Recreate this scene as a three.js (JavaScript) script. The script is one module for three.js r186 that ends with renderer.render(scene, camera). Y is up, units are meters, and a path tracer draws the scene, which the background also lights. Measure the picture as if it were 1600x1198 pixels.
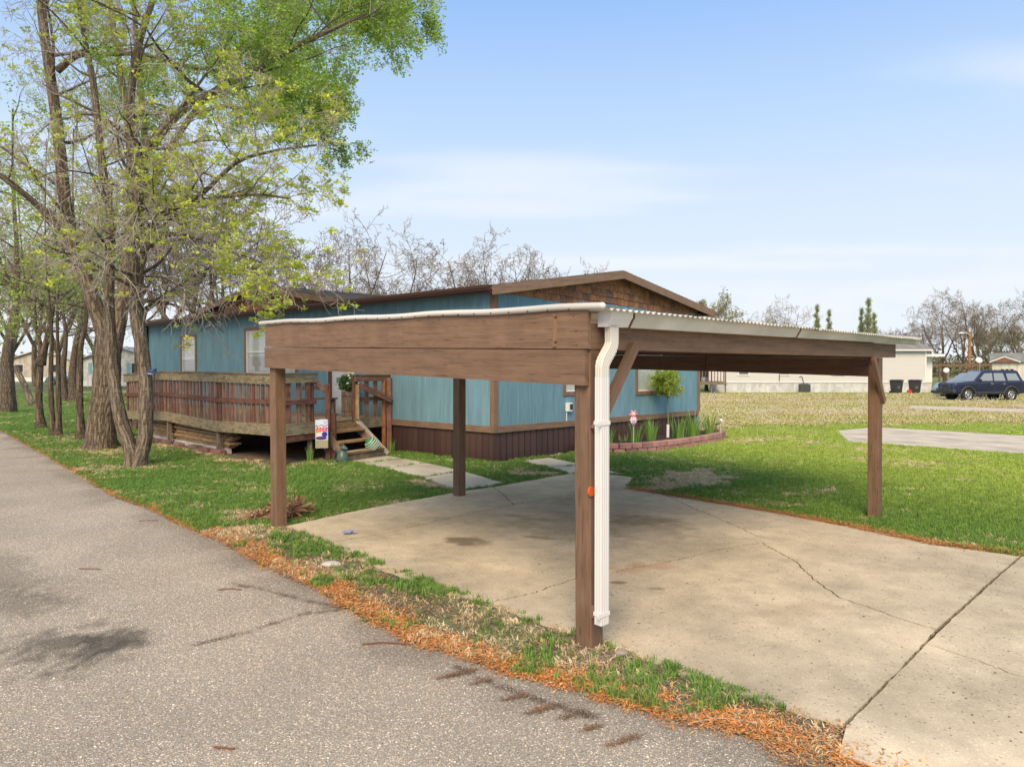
import * as THREE from 'three';
import { mergeGeometries, toCreasedNormals } from 'three/addons/utils/BufferGeometryUtils.js';
import { RoundedBoxGeometry } from 'three/addons/geometries/RoundedBoxGeometry.js';

// ---------------------------------------------------------------- camera, sky, sun, exposure
const scene = new THREE.Scene();
const camera = new THREE.PerspectiveCamera(54.22, 1024 / 766, 0.1, 2000);
camera.position.set(0, 2.05, 0);
camera.rotation.set(-0.01966, 0, 0);

function mulberry(a) { return () => { a |= 0; a = a + 0x6D2B79F5 | 0; let t = Math.imul(a ^ a >>> 15, 1 | a); t = t + Math.imul(t ^ t >>> 7, 61 | t) ^ t; return ((t ^ t >>> 14) >>> 0) / 4294967296; }; }
let rnd = mulberry(7);
const rr = (a, b) => a + (b - a) * rnd();
const clamp = (x, a = 0, b = 1) => Math.min(b, Math.max(a, x));
const mixf = (a, b, t) => a + (b - a) * t;
const smooth = (a, b, x) => { const t = clamp((x - a) / (b - a)); return t * t * (3 - 2 * t); };
function hash(ix, iy, s) { let h = Math.imul(ix, 374761393) ^ Math.imul(iy, 668265263) ^ Math.imul(s, 1274126177); h = Math.imul(h ^ h >>> 13, 1274126177); return ((h ^ h >>> 16) >>> 0) / 4294967296; }
// value noise, optional period (in cells) for tiling
function vnoise(x, y, s = 0, px = 0, py = 0) {
  const x0 = Math.floor(x), y0 = Math.floor(y), fx = x - x0, fy = y - y0;
  const wx = v => px ? ((v % px) + px) % px : v, wy = v => py ? ((v % py) + py) % py : v;
  const a = hash(wx(x0), wy(y0), s), b = hash(wx(x0 + 1), wy(y0), s), c = hash(wx(x0), wy(y0 + 1), s), d = hash(wx(x0 + 1), wy(y0 + 1), s);
  const u = fx * fx * (3 - 2 * fx), v = fy * fy * (3 - 2 * fy);
  return a + (b - a) * u + (c - a) * v + (a - b - c + d) * u * v;
}
function fbm(x, y, s = 0, oct = 4, px = 0, py = 0) { let t = 0, a = 0.5, f = 1, n = 0; for (let i = 0; i < oct; i++) { t += a * vnoise(x * f, y * f, s + i * 17, px * f, py * f); n += a; a *= 0.5; f *= 2; } return t / n; }

{ // thin spring sky: pale at the horizon, blue higher up in view, faint streaks of high cloud
  const w = 1024, h = 512, data = new Float32Array(w * h * 4);
  const stops = [[0, .625, .655, .695], [4, .585, .635, .695], [11, .49, .58, .695], [18, .365, .50, .69], [26, .235, .385, .67], [38, .26, .40, .66], [60, .44, .52, .65], [90, .54, .58, .65]];  // out-of-view sky overhead is whitened to lift and warm the fill light
  for (let j = 0; j < h; j++) for (let i = 0; i < w; i++) {
    const el = ((j + .5) / h - .5) * 180, az = ((i + .5) / w - .5) * 2 * Math.PI, e = Math.max(0, el);
    let k = 0; while (k < stops.length - 2 && e > stops[k + 1][0]) k++;
    const A = stops[k], B = stops[k + 1], t = clamp((e - A[0]) / (B[0] - A[0]));
    const c = [1, 2, 3].map(q => mixf(A[q], B[q], t));
    // streaky high cloud, laid out on a plane far above
    const s = Math.sin(Math.max(e, 1.5) * Math.PI / 180), cx = Math.cos(az) * Math.cos(e * Math.PI / 180) / s, cz = Math.sin(az) * Math.cos(e * Math.PI / 180) / s;
    const n = fbm(cx * .38 + 31, cz * 1.25 + 7, 5, 6);
    const cl = smooth(.46, .76, n) * .5 * smooth(0, 3, e);
    c[0] = mixf(c[0], .68, cl); c[1] = mixf(c[1], .685, cl); c[2] = mixf(c[2], .71, cl);
    data.set([c[0], c[1], c[2], 1], (j * w + i) * 4);
  }
  const sky = new THREE.DataTexture(data, w, h, THREE.RGBAFormat, THREE.FloatType);
  sky.mapping = THREE.EquirectangularReflectionMapping; sky.colorSpace = THREE.LinearSRGBColorSpace;
  sky.magFilter = THREE.LinearFilter; sky.minFilter = THREE.LinearFilter; sky.needsUpdate = true;
  scene.background = sky; scene.environment = sky; scene.environmentIntensity = 1; scene.backgroundIntensity = 1;
}
const sun = new THREE.DirectionalLight(0xffe5bd, 2.7);   // hazy high sun behind the camera
sun.position.set(-6, 30, 25); sun.target.position.set(0, 0, -12);
sun.castShadow = true; sun.shadow.radius = 60; sun.shadow.mapSize.set(2048, 2048);
Object.assign(sun.shadow.camera, { left: -50, right: 50, top: 50, bottom: -50, near: 1, far: 200 });
scene.add(sun, sun.target);
const renderer = new THREE.WebGLRenderer({ antialias: true });
renderer.setSize(1024, 766);
renderer.toneMapping = THREE.LinearToneMapping; renderer.toneMappingExposure = 1.45;
renderer.shadowMap.enabled = true;

// ---------------------------------------------------------------- helpers
const V = (x, y, z) => new THREE.Vector3(x, y, z);
const taken = new Map();
function numbered(n) { const k = taken.get(n) || 0; taken.set(n, k + 1); return k ? `${n}_${String(k).padStart(3, '0')}` : n; }
function thing(name, label, category, pos = [0, 0, 0], turn = 0, group) {
  const o = new THREE.Group(); o.name = numbered(name); o.position.set(...pos); o.rotation.y = turn;
  o.userData = { label, category }; if (group) o.userData.group = group;
  scene.add(o); return o;
}
function mesh(name, geo, mat, parent) { const m = new THREE.Mesh(geo, mat); m.name = name; m.castShadow = m.receiveShadow = true; if (parent) parent.add(m); return m; }
function solo(name, geo, mat, label, category, pos = [0, 0, 0], turn = 0, group) {
  const m = mesh(numbered(name), geo, mat); m.position.set(...pos); m.rotation.y = turn; m.userData = { label, category }; if (group) m.userData.group = group; scene.add(m); return m;
}
function struct(name, geo, mat) { const m = mesh(numbered(name), geo, mat); m.userData = { kind: 'structure' }; scene.add(m); return m; }
// part given in world coordinates under a thing that only has a position
function wpart(name, geo, mat, t) { return mesh(name, geo.translate(-t.position.x, -t.position.y, -t.position.z), mat, t); }
const stuff = m => { m.userData.kind = 'stuff'; return m; };
function lin(r, g, b) { return new THREE.Color().setRGB(r, g, b); }

// box with uv in metres: u runs along x (the grain), v round the section, random offset
function bx(w, h, d, x = 0, y = 0, z = 0, grain = 'x') {
  const g = new THREE.BoxGeometry(w, h, d).toNonIndexed(), p = g.attributes.position, n = g.attributes.normal, uv = g.attributes.uv, o = rnd() * 7, q = rnd() * 3;
  for (let i = 0; i < p.count; i++) {
    const P = [p.getX(i), p.getY(i), p.getZ(i)], N = [Math.abs(n.getX(i)), Math.abs(n.getY(i)), Math.abs(n.getZ(i))];
    const g0 = grain === 'x' ? 0 : grain === 'y' ? 1 : 2, [a, b] = [0, 1, 2].filter(k => k !== g0);
    const e = N[g0] > .5;
    uv.setXY(i, (e ? P[a] * .3 : P[g0]) + o, (e ? P[b] : (N[a] > .5 ? P[b] : P[a])) + q);
  }
  return g.translate(x, y, z);
}
// box with slightly chamfered long edges (catches light)
function rbx(w, h, d, r = .006) { const g = new RoundedBoxGeometry(w, h, d, 1, r); return metric(g); }
function metric(g, s = 1, ox = rnd() * 5, oy = rnd() * 5) { // planar uv in metres by dominant normal
  g = g.index ? g.toNonIndexed() : g; const p = g.attributes.position; g.computeVertexNormals(); const n = g.attributes.normal, uv = new Float32Array(p.count * 2);
  for (let i = 0; i < p.count; i += 3) {
    const a = Math.abs(n.getX(i)), b = Math.abs(n.getY(i)), c = Math.abs(n.getZ(i));
    for (let k = i; k < i + 3; k++) { const X = p.getX(k), Y = p.getY(k), Z = p.getZ(k); const [U, W] = b >= a && b >= c ? [X, Z] : a > c ? [Z, Y] : [X, Y]; uv[k * 2] = U * s + ox; uv[k * 2 + 1] = W * s + oy; }
  }
  g.setAttribute('uv', new THREE.BufferAttribute(uv, 2)); return g;
}
// beam between two points: w across (horizontal), h up; returns a box whose grain runs along
function beam(p, q, w, h, roll = 0) {
  const a = p.isVector3 ? p : V(...p), b = q.isVector3 ? q : V(...q), d = b.clone().sub(a), L = d.length(); d.normalize();
  let up = Math.abs(d.y) > .99 ? V(1, 0, 0) : V(0, 1, 0); const s = V().crossVectors(d, up).normalize(); up = V().crossVectors(s, d);
  const g = bx(L, h, w), m = new THREE.Matrix4().makeBasis(d, up, s.clone());
  if (roll) g.rotateX(roll);
  g.applyMatrix4(m); const c = a.clone().add(b).multiplyScalar(.5); return g.translate(c.x, c.y, c.z);
}
// prism over a ground polygon [[x,z],...], y0..y1
function prism(poly, y0, y1) {
  let a = 0; for (let i = 0; i < poly.length; i++) { const [x, z] = poly[i], [X, Z] = poly[(i + 1) % poly.length]; a += x * Z - X * z; }
  const pts = (a > 0 ? poly.slice().reverse() : poly);
  const s = new THREE.Shape(pts.map(([x, z]) => new THREE.Vector2(x, -z)));
  const g = new THREE.ExtrudeGeometry(s, { depth: y1 - y0, bevelEnabled: false }); g.rotateX(-Math.PI / 2); g.translate(0, y0, 0); return metric(g, 1, 0, 0);
}
// extrude a 2D profile [[n,y],...] from p to q (n: horizontal normal to the right of p->q)
function sweep(profile, p, q) {
  const a = V(...p), b = V(...q), d = b.clone().sub(a), L = d.length(); d.normalize();
  const s = V().crossVectors(d, V(0, 1, 0)).normalize(), up = V().crossVectors(s, d);
  const g = new THREE.ExtrudeGeometry(new THREE.Shape(profile.map(v => new THREE.Vector2(...v))), { depth: L, bevelEnabled: false });
  g.applyMatrix4(new THREE.Matrix4().makeBasis(s, up, d.clone().negate()));   // extrude depth runs along -d, so start at the far end
  return metric(g.translate(b.x, b.y, b.z));
}
function tube(pts, r, seg = 24, rad = 8, closed = false) { return new THREE.TubeGeometry(new THREE.CatmullRomCurve3(pts.map(p => p.isVector3 ? p : V(...p))), seg, r, rad, closed); }
function cyl(r0, r1, h, x, y, z, n = 16) { return new THREE.CylinderGeometry(r1, r0, h, n).translate(x, y + h / 2, z); }
function merge(list) { return mergeGeometries(list.map(g => { g = g.index ? g.toNonIndexed() : g; for (const k of Object.keys(g.attributes)) if (!['position', 'normal', 'uv'].includes(k)) g.deleteAttribute(k); return g; })); }

// ---------------------------------------------------------------- textures
function tex(w, h, f, srgb = true, rep = 1, repY = rep) {
  const d = new Uint8Array(w * h * 4);
  for (let j = 0; j < h; j++) for (let i = 0; i < w; i++) { const c = f(i / w, j / h, i, j), o = (j * w + i) * 4; d[o] = clamp(c[0]) * 255; d[o + 1] = clamp(c[1]) * 255; d[o + 2] = clamp(c[2]) * 255; d[o + 3] = 255; }
  return fin(new THREE.DataTexture(d, w, h), srgb, rep, repY);
}
function fin(t, srgb, rep, repY = rep) { t.wrapS = t.wrapT = THREE.RepeatWrapping; t.magFilter = THREE.LinearFilter; t.minFilter = THREE.LinearMipmapLinearFilter; t.generateMipmaps = true; t.repeat.set(rep, repY); if (srgb) t.colorSpace = THREE.SRGBColorSpace; t.needsUpdate = true; return t; }
const grey = v => [v, v, v];

// wood: grain along u; tile 2 m x 0.5 m
const woodGrain = (u, v) => {
  const bend = fbm(u * 4, v * 4, 3, 3, 4, 4) * .12;
  const rings = fbm(u * 6, (v + bend) * 48, 11, 3, 6, 48), fine = vnoise(u * 40, v * 220, 21, 40, 220);
  const worn = fbm(u * 10, v * 8, 31, 4, 10, 8);
  const check = smooth(.80, .9, vnoise(u * 14, v * 64, 44, 14, 64)) * .5;
  const kn = (a, b, r) => { const X = (u - a) * 2 / r, Y = (v - b) * .5 / r * 1.4, q = X * X + Y * Y; return q < 4 ? Math.exp(-q * 1.8) * (.7 + .3 * Math.sin(Math.sqrt(q) * 14)) : 0; }; const knot = kn(.13, .3, .03) + kn(.47, .7, .022) + kn(.81, .22, .035) + kn(.66, .85, .018) + kn(.30, .62, .016);
  return { t: rings * .6 + fine * .25 + worn * .5 - .07 - knot * .55, check: check + smooth(.91, .97, vnoise(u * 5, v * 90, 47, 5, 90)) * .6, worn };
};
const woodTex = tex(1024, 256, (u, v) => { const g = woodGrain(u, v); return grey(.68 + g.t * .31 - g.check * .27); }, true, .5, 2);
const woodBump = tex(1024, 256, (u, v) => { const g = woodGrain(u, v); return grey(.35 + g.t * .5 - g.check * .5); }, false, .5, 2);
// old bare or peeling timber: stronger contrast
const oldTex = tex(1024, 256, (u, v) => { const g = woodGrain(u, v), peel = smooth(.56, .66, fbm(u * 16, v * 12, 77, 4, 16, 12)); const k = .55 + g.t * .5 - g.check * .35; return [k + peel * .18, k + peel * .2, k + peel * .2]; }, true, .5, 2);
// general mottling, tile 2 m
const mottle = tex(512, 512, (u, v) => { const a = fbm(u * 6, v * 6, 9, 5, 6, 6), b = hash(u * 512, v * 512, 4); return grey(.74 + a * .32 + (b - .5) * .06); }, true, .5);
const mottleBump = tex(512, 512, (u, v) => grey(fbm(u * 40, v * 40, 19, 4, 40, 40)), false, .5);
// siding: fine vertical saw marks, tile 1.2 x 2.4 m
const sidingTex = tex(512, 512, (u, v) => { const s = vnoise(u * 10, v * 200, 3, 10, 200), s2 = vnoise(u * 3, v * 60, 33, 3, 60), m = fbm(u * 3, v * 5, 8, 4, 3, 5); return grey(.74 + s * .13 + s2 * .09 + m * .16); }, true, 1 / 2.4, 1 / 1.2);
// bark: furrows along v, tile 0.6 (round) x 1.2 m
const barkF = (u, v) => { const w = fbm(u * 6, v * 4, 5, 3, 6, 4) * .35; const r = Math.abs(vnoise((u + w * .25) * 14, v * 5 + w, 13, 14, 5) - .5) * 2, r2 = Math.abs(vnoise(u * 26, v * 16, 23, 26, 16) - .5) * 2; return clamp(r * .7 + r2 * .4); };
const barkTex = tex(512, 512, (u, v) => { const k = barkF(u, v), m = fbm(u * 8, v * 8, 3, 4, 8, 8); const l = .38 + k * .5 + (m - .5) * .3; return [l, l * .97, l * (.93)]; });
const barkBump = tex(512, 512, (u, v) => grey(barkF(u, v)), false);
// asphalt with pale chips: stamped stones, tile 2.4 m
function chipSeal(size, metres) {
  const c = new Float32Array(size * size * 3), hgt = new Float32Array(size * size); const R = mulberry(99);
  for (let i = 0; i < size * size; i++) { const n = .50 + R() * .08; c[i * 3] = n; c[i * 3 + 1] = n * .97; c[i * 3 + 2] = n * .92; }
  const pal = [[.76, .72, .66], [.70, .65, .58], [.82, .79, .74], [.64, .60, .55], [.75, .68, .60], [.57, .54, .50], [.92, .89, .84], [.69, .63, .58], [.46, .44, .42], [.79, .72, .63]];
  const N = Math.floor(size * size / 19);
  for (let k = 0; k < N; k++) {
    const cx = R() * size, cy = R() * size, r = 1.1 + R() * R() * 3.6, e = .6 + R() * .5, an = R() * 3.14, p = pal[Math.floor(R() * pal.length)], b = .82 + R() * .3, ca = Math.cos(an), sa = Math.sin(an);
    for (let y = -Math.ceil(r); y <= r; y++) for (let x = -Math.ceil(r); x <= r; x++) {
      const X = (x * ca + y * sa), Y = (-x * sa + y * ca) / e, q = (X * X + Y * Y) / (r * r); if (q > 1) continue;
      const i = ((Math.floor(cy + y) + size) % size) * size + (Math.floor(cx + x) + size) % size;
      c[i * 3] = p[0] * b; c[i * 3 + 1] = p[1] * b; c[i * 3 + 2] = p[2] * b; hgt[i] = .35 + .65 * Math.sqrt(1 - q);
    }
  }
  const d = new Uint8Array(size * size * 4), e = new Uint8Array(size * size * 4);
  for (let i = 0; i < size * size; i++) { for (let q = 0; q < 3; q++) { d[i * 4 + q] = clamp(c[i * 3 + q]) * 255; e[i * 4 + q] = hgt[i] * 255; } d[i * 4 + 3] = e[i * 4 + 3] = 255; }
  return [fin(new THREE.DataTexture(d, size, size), true, 1 / metres), fin(new THREE.DataTexture(e, size, size), false, 1 / metres)];
}
const [roadTex, roadBump] = chipSeal(2048, 3.0);
// concrete: sandy speckle with small pits, tile 2.5 m
const concTex = tex(1024, 1024, (u, v, i, j) => {
  const a = fbm(u * 5, v * 5, 2, 5, 5, 5), s = hash(i >> 1, j >> 1, 6), f = hash(i, j, 8), pit = smooth(.86, .93, vnoise(u * 150, v * 150, 12, 150, 150)), spk = s > .985 ? -.22 : s < .02 ? .12 : 0;
  const k = .80 + (a - .5) * .26 + (f - .5) * .10 + spk - pit * .10; return [k, k * .985, k * .96];
}, true, .4);
const concBump = tex(1024, 1024, (u, v, i, j) => grey(.6 + (hash(i, j, 8) - .5) * .5 - smooth(.84, .93, vnoise(u * 150, v * 150, 12, 150, 150)) * .5), false, .4);
// thatch and soil under the grass, tile 3 m
const turfTex = tex(1024, 1024, (u, v, i, j) => { const a = fbm(u * 40, v * 40, 2, 4, 40, 40), f = vnoise(u * 300, v * 110, 5, 300, 110), g = vnoise(u * 110, v * 300, 6, 110, 300); const k = .66 + a * .3 + (f + g - 1) * .34; return grey(k); }, true, 1 / 3);
const turfBump = tex(512, 512, (u, v) => grey(fbm(u * 64, v * 64, 3, 3, 64, 64)), false, 1 / 3);

const std = (o) => new THREE.MeshStandardMaterial({ roughness: .85, metalness: 0, ...o });
const wood = (r, g, b, o = {}) => std({ color: lin(r, g, b), map: woodTex, bumpMap: woodBump, bumpScale: .0025, roughness: .75, ...o });
const oldWood = (r, g, b) => std({ color: lin(r, g, b), map: oldTex, bumpMap: woodBump, bumpScale: .004, roughness: .9 });
const M = {
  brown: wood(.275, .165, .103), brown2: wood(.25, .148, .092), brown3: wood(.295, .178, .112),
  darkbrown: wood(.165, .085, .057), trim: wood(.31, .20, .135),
  redwood: oldWood(.20, .088, .062), redwood2: oldWood(.29, .145, .105), redwood3: oldWood(.30, .20, .15),
  grayrail: oldWood(.33, .27, .17), greywood: oldWood(.24, .20, .15), tan: oldWood(.48, .33, .19), tan2: oldWood(.42, .25, .12), pale: oldWood(.62, .56, .48),
  blue: std({ color: lin(.185, .355, .455), map: sidingTex, roughness: .8 }), blueB: std({ color: lin(.197, .368, .468), map: sidingTex, roughness: .8 }), blueC: std({ color: lin(.175, .342, .44), map: sidingTex, roughness: .8 }),
  backing: std({ color: lin(.09, .18, .23) }),
  skirt: std({ color: lin(.085, .046, .042), map: mottle, roughness: .55 }), skirt2: std({ color: lin(.095, .052, .046), map: mottle, roughness: .6 }), skirt3: std({ color: lin(.074, .040, .037), map: mottle, roughness: .55 }),
  gutterBrown: std({ color: lin(.075, .036, .030), roughness: .45 }),
  white: std({ color: lin(.80, .80, .79), roughness: .42 }), whiteDirty: std({ color: lin(.82, .80, .75), map: mottle, roughness: .6 }),
  sheet: std({ color: lin(.78, .76, .70), map: mottle, roughness: .55, side: THREE.DoubleSide }),
  roof: std({ color: lin(.17, .15, .14), map: mottle, bumpMap: mottleBump, bumpScale: .004, roughness: .95 }),
  glass: new THREE.MeshPhysicalMaterial({ color: lin(.9, .93, .93), transmission: .75, roughness: .03, thickness: 0, ior: 1.5 }),
  darkGlass: std({ color: lin(.02, .025, .03), roughness: .06 }),
  blind: std({ color: lin(.72, .72, .72), roughness: .6 }),
  black: std({ color: lin(.02, .02, .02), roughness: .5 }), steel: std({ color: lin(.45, .45, .45), metalness: .8, roughness: .4 }), rust: std({ color: lin(.12, .06, .035), roughness: .8 }),
  inside: std({ color: lin(.42, .38, .33) }), soil: std({ color: lin(.06, .045, .035) }),
};
// ---------------------------------------------------------------- ground layout (world x, z in metres)
const roadEdge = [[-60, -78], [-34, -46], [-16.91, -24.70], [-11.79, -18.56], [-8.82, -14.96], [-6.32, -11.90], [-5.31, -10.92], [-4.28, -9.71], [-3.38, -8.75], [-2.67, -7.85], [-2.21, -7.32], [-1.82, -6.93], [-1.37, -6.31], [-1.05, -5.91], [-.71, -5.51], [-.40, -5.32], [-.10, -5.03], [.07, -4.90], [.33, -4.78], [.60, -4.56], [.96, -4.29], [1.29, -4.15], [1.50, -3.92], [1.72, -3.82], [2.1, -3.2], [2.7, -2.4], [5, .5], [14, 12]];
const roadPoly = [...roadEdge, [14, 30], [-90, 30], [-90, -78]];
function inPoly(p, x, z) { let c = false; for (let i = 0, j = p.length - 1; i < p.length; j = i++) { const [a, b] = p[i], [d, e] = p[j]; if ((b > z) !== (e > z) && x < (d - a) * (z - b) / (e - b) + a) c = !c; } return c; }
function dLine(p, x, z, closed = false) { let m = 1e9; const n = p.length; for (let i = 0; i < (closed ? n : n - 1); i++) { const [a, b] = p[i], [d, e] = p[(i + 1) % n]; const dx = d - a, dz = e - b, t = clamp(((x - a) * dx + (z - b) * dz) / (dx * dx + dz * dz)); const X = x - a - dx * t, Z = z - b - dz * t, q = X * X + Z * Z; if (q < m) m = q; } return Math.sqrt(m); }
const sdRoad = (x, z) => (inPoly(roadPoly, x, z) ? 1 : -1) * dLine(roadEdge, x, z);

const jag = (line, amp, step, seed) => { const R = mulberry(seed), o = []; for (let i = 0; i < line.length - 1; i++) { const [a, b] = line[i], [c, d] = line[i + 1], L = Math.hypot(c - a, d - b), n = Math.max(1, Math.round(L / step)); for (let k = 0; k < n; k++) { const t = k / n, q = k ? (R() - .5) * 2 * amp : 0; o.push([a + (c - a) * t - (d - b) / L * q, b + (d - b) * t + (c - a) / L * q]); } } o.push(line[line.length - 1]); return o; };
const rev = a => a.slice().reverse();
function inset(poly, g) {
  let A = 0; const n = poly.length; for (let i = 0; i < n; i++) { const [x, z] = poly[i], [X, Z] = poly[(i + 1) % n]; A += x * Z - X * z; }
  const s = A > 0 ? 1 : -1;
  return poly.map(([x, z], i) => { const [a, b] = poly[(i + n - 1) % n], [c, d] = poly[(i + 1) % n]; let n1 = [-(z - b), x - a], n2 = [-(d - z), c - x]; const l1 = Math.hypot(...n1) || 1, l2 = Math.hypot(...n2) || 1; let nx = n1[0] / l1 + n2[0] / l2, nz = n1[1] / l1 + n2[1] / l2; const l = Math.hypot(nx, nz) || 1; return [x + s * nx / l * g, z + s * nz / l * g]; });
}
const vergeLine = jag([[-2.91, -9.60], [-2.18, -8.62], [-1.55, -7.78], [-1.05, -7.19], [-.61, -6.68], [-.19, -6.44]], .025, .12, 1);
const vergeLine2 = jag([[-.19, -6.44], [.09, -6.05], [.40, -5.74], [.67, -5.55], [.86, -5.27], [1.05, -4.96], [1.21, -4.82], [1.50, -4.52], [1.76, -4.29], [1.89, -4.22]], .02, .12, 2);
const jointB1 = jag([[-2.18, -8.62], [-1.57, -9.15], [-.87, -10.08], [.02, -11.11]], .008, .1, 3), jointB2 = jag([[.02, -11.11], [.97, -11.96], [1.98, -12.86]], .008, .1, 4), jB2 = jag([[.02, -11.11], [-.12, -11.9], [-.33, -12.79]], .015, .1, 5);
const crack1 = jag([[-.19, -6.44], [.11, -6.64], [.58, -7.14], [1.20, -7.53], [1.77, -7.90], [2.19, -8.23], [2.54, -8.47], [2.90, -8.65], [3.18, -8.65]], .018, .05, 6);
const crack2a = jag([[2.45, -12.0], [2.65, -10.67], [2.84, -9.87], [2.95, -9.05], [3.18, -8.65]], .018, .06, 7), crack2b = jag([[3.18, -8.65], [3.54, -8.41], [3.78, -8.01], [3.94, -7.65], [4.19, -7.39], [4.50, -7.02]], .016, .05, 8);
const crack3 = jag([[2.90, -8.65], [2.98, -7.8], [2.90, -7.19], [2.89, -6.59], [3.03, -6.29], [3.15, -6.00], [3.29, -5.76]], .014, .05, 9);
const c1i = crack1.findIndex(p => p[0] === 2.90);
const joint1 = jag([[1.89, -4.22], [2.53, -4.90], [3.29, -5.76]], .005, .09, 10), joint2 = jag([[3.29, -5.76], [3.89, -6.38], [4.50, -7.02]], .005, .09, 11), joint3 = jag([[4.50, -7.02], [5.49, -8.04]], .005, .09, 12);
const slabs = [
  [...vergeLine.slice(0, vergeLine.findIndex(p => p[0] === -2.18)), ...jointB1, ...jB2.slice(1), [-.85, -12.33], [-1.57, -11.44], [-2.2, -10.67]],
  [...jointB2, [2.1, -13.3], [2.3, -13.9], [1.9, -14.3], [1.11, -14.41], ...rev(jB2).slice(0, -1)],
  [...vergeLine.slice(vergeLine.findIndex(p => p[0] === -2.18)), ...crack1.slice(1), ...rev(crack2a).slice(1), [2.2, -12.45], ...rev(jointB2).slice(0, -1), ...rev(jointB1).slice(0, -1)],
  [...crack2a, ...crack2b.slice(1), ...joint3.slice(1), [4.89, -8.62], [4.46, -9.44], [3.83, -10.39], [2.88, -11.55]],
  [...vergeLine2, ...joint1.slice(1), ...rev(crack3).slice(1), ...rev(crack1.slice(0, c1i)).slice(0, -1)],
  [...crack3, ...joint2.slice(1), ...rev(crack2b).slice(1), ...rev(crack1.slice(c1i)).slice(1, -1)],
];
{
  const off = (p, k) => [p[0] + .728 * k, p[1] + .685 * k];
  const a = [5.499, -8.032], b = [4.759, -7.27], c = [3.869, -6.341], d = [3.049, -5.469], e = [1.899, -4.212];
  const cb = jag([b, off([4.82, -7.1], .6), off(b, 4.5)], .012, .08, 13), cc = jag([c, [4.13, -6.0], off(c, 4.5)], .014, .08, 14), cd = jag([d, [3.29, -5.02], [3.45, -4.6], off([2.9, -5.5], 4.5)], .018, .07, 15), ce = jag([e, [2.1, -3.86], off(e, 4.5)], .014, .08, 16);
  const J = (p, q, s) => jag([p, q], .005, .09, s);
  slabs.push([...J(a, b, 17), ...cb.slice(1), off(a, 4.5)], [...J(b, c, 18), ...cc.slice(1), ...rev(cb).slice(0, -1)], [...J(c, d, 19), ...cd.slice(1), ...rev(cc).slice(0, -1)], [...J(d, e, 20), ...ce.slice(1), ...rev(cd).slice(0, -1)],
    [...ce, off([1.6, -3.95], 4.3), [1.95, -3.62], [1.72, -3.9]]);
}
const driveHull = [[-2.91, -9.6], [-.19, -6.44], [1.89, -4.22], [1.7, -3.9], [2.1, -3.5], [5.2, -.6], [8.8, -5], [5.49, -8.04], [4.89, -8.62], [4.46, -9.44], [3.83, -10.39], [2.88, -11.55], [2.45, -12.05], [2.2, -12.45], [1.98, -12.86], [2.1, -13.3], [2.3, -13.9], [1.9, -14.3], [1.11, -14.41], [-.33, -12.79], [-.85, -12.33], [-1.57, -11.44], [-2.2, -10.67]];
// paths of slabs: from the steps to the drive, and along the gable
const pathA = [[[-3.75, -16.6], [-2.95, -17.45], [-2.42, -16.8], [-3.2, -16.0]], [[-3.18, -15.97], [-2.4, -16.77], [-1.85, -16.05], [-2.62, -15.17]], [[-2.60, -15.14], [-1.83, -16.02], [-.98, -14.78], [-1.70, -13.86]], [[-1.68, -13.83], [-.96, -14.75], [-.13, -13.16], [-.36, -12.87], [-.87, -12.42]]];
const pathB = [[[.2, -16.35], [.85, -17.0], [1.55, -15.7], [.72, -15.35]], [[.74, -15.32], [1.57, -15.67], [2.22, -14.2], [1.9, -14.34], [1.13, -14.45]]];
const farPads = [[[9.3, -20.7], [12.1, -17.6], [16, -14.2], [20, -18.2], [15.6, -22.4], [12.6, -25.9], [10.6, -24.4]], [[19.6, -37.2], [22.0, -41.5], [30, -33.5], [27, -29.6]]];
const houseAt = V(-.388, 0, -16.172), houseTurn = 46.8 * Math.PI / 180, HU = [Math.cos(houseTurn), -Math.sin(houseTurn)], HW = [Math.sin(houseTurn), Math.cos(houseTurn)];
const HP = (x, z) => [houseAt.x + HU[0] * x + HW[0] * z, houseAt.z + HU[1] * x + HW[1] * z];
const housePoly = [HP(-.02, .02), HP(8.8, .02), HP(8.8, -18.9), HP(-.02, -18.9)];
const bedLine = [[2.8, .02], [3.0, .55], [3.45, 1.0], [4.1, 1.25], [4.9, 1.32], [6.0, 1.36], [7.2, 1.27], [8.05, 1.12], [8.8, .75], [9.1, .25]].map(p => HP(...p));
const bedPoly = [...bedLine, HP(8.7, 0), HP(2.8, 0)];
const T0 = [-3.14, -18.6], Q0 = [-4.895, -15.56], P3 = [-11.6, -22.5], W3 = [-9.5, -24.7], deckPoly = [T0, Q0, P3, W3];
const onPaving = (x, z) => inPoly(driveHull, x, z) || pathA.some(p => inPoly(p, x, z)) || pathB.some(p => inPoly(p, x, z)) || farPads.some(p => inPoly(p, x, z));

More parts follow.
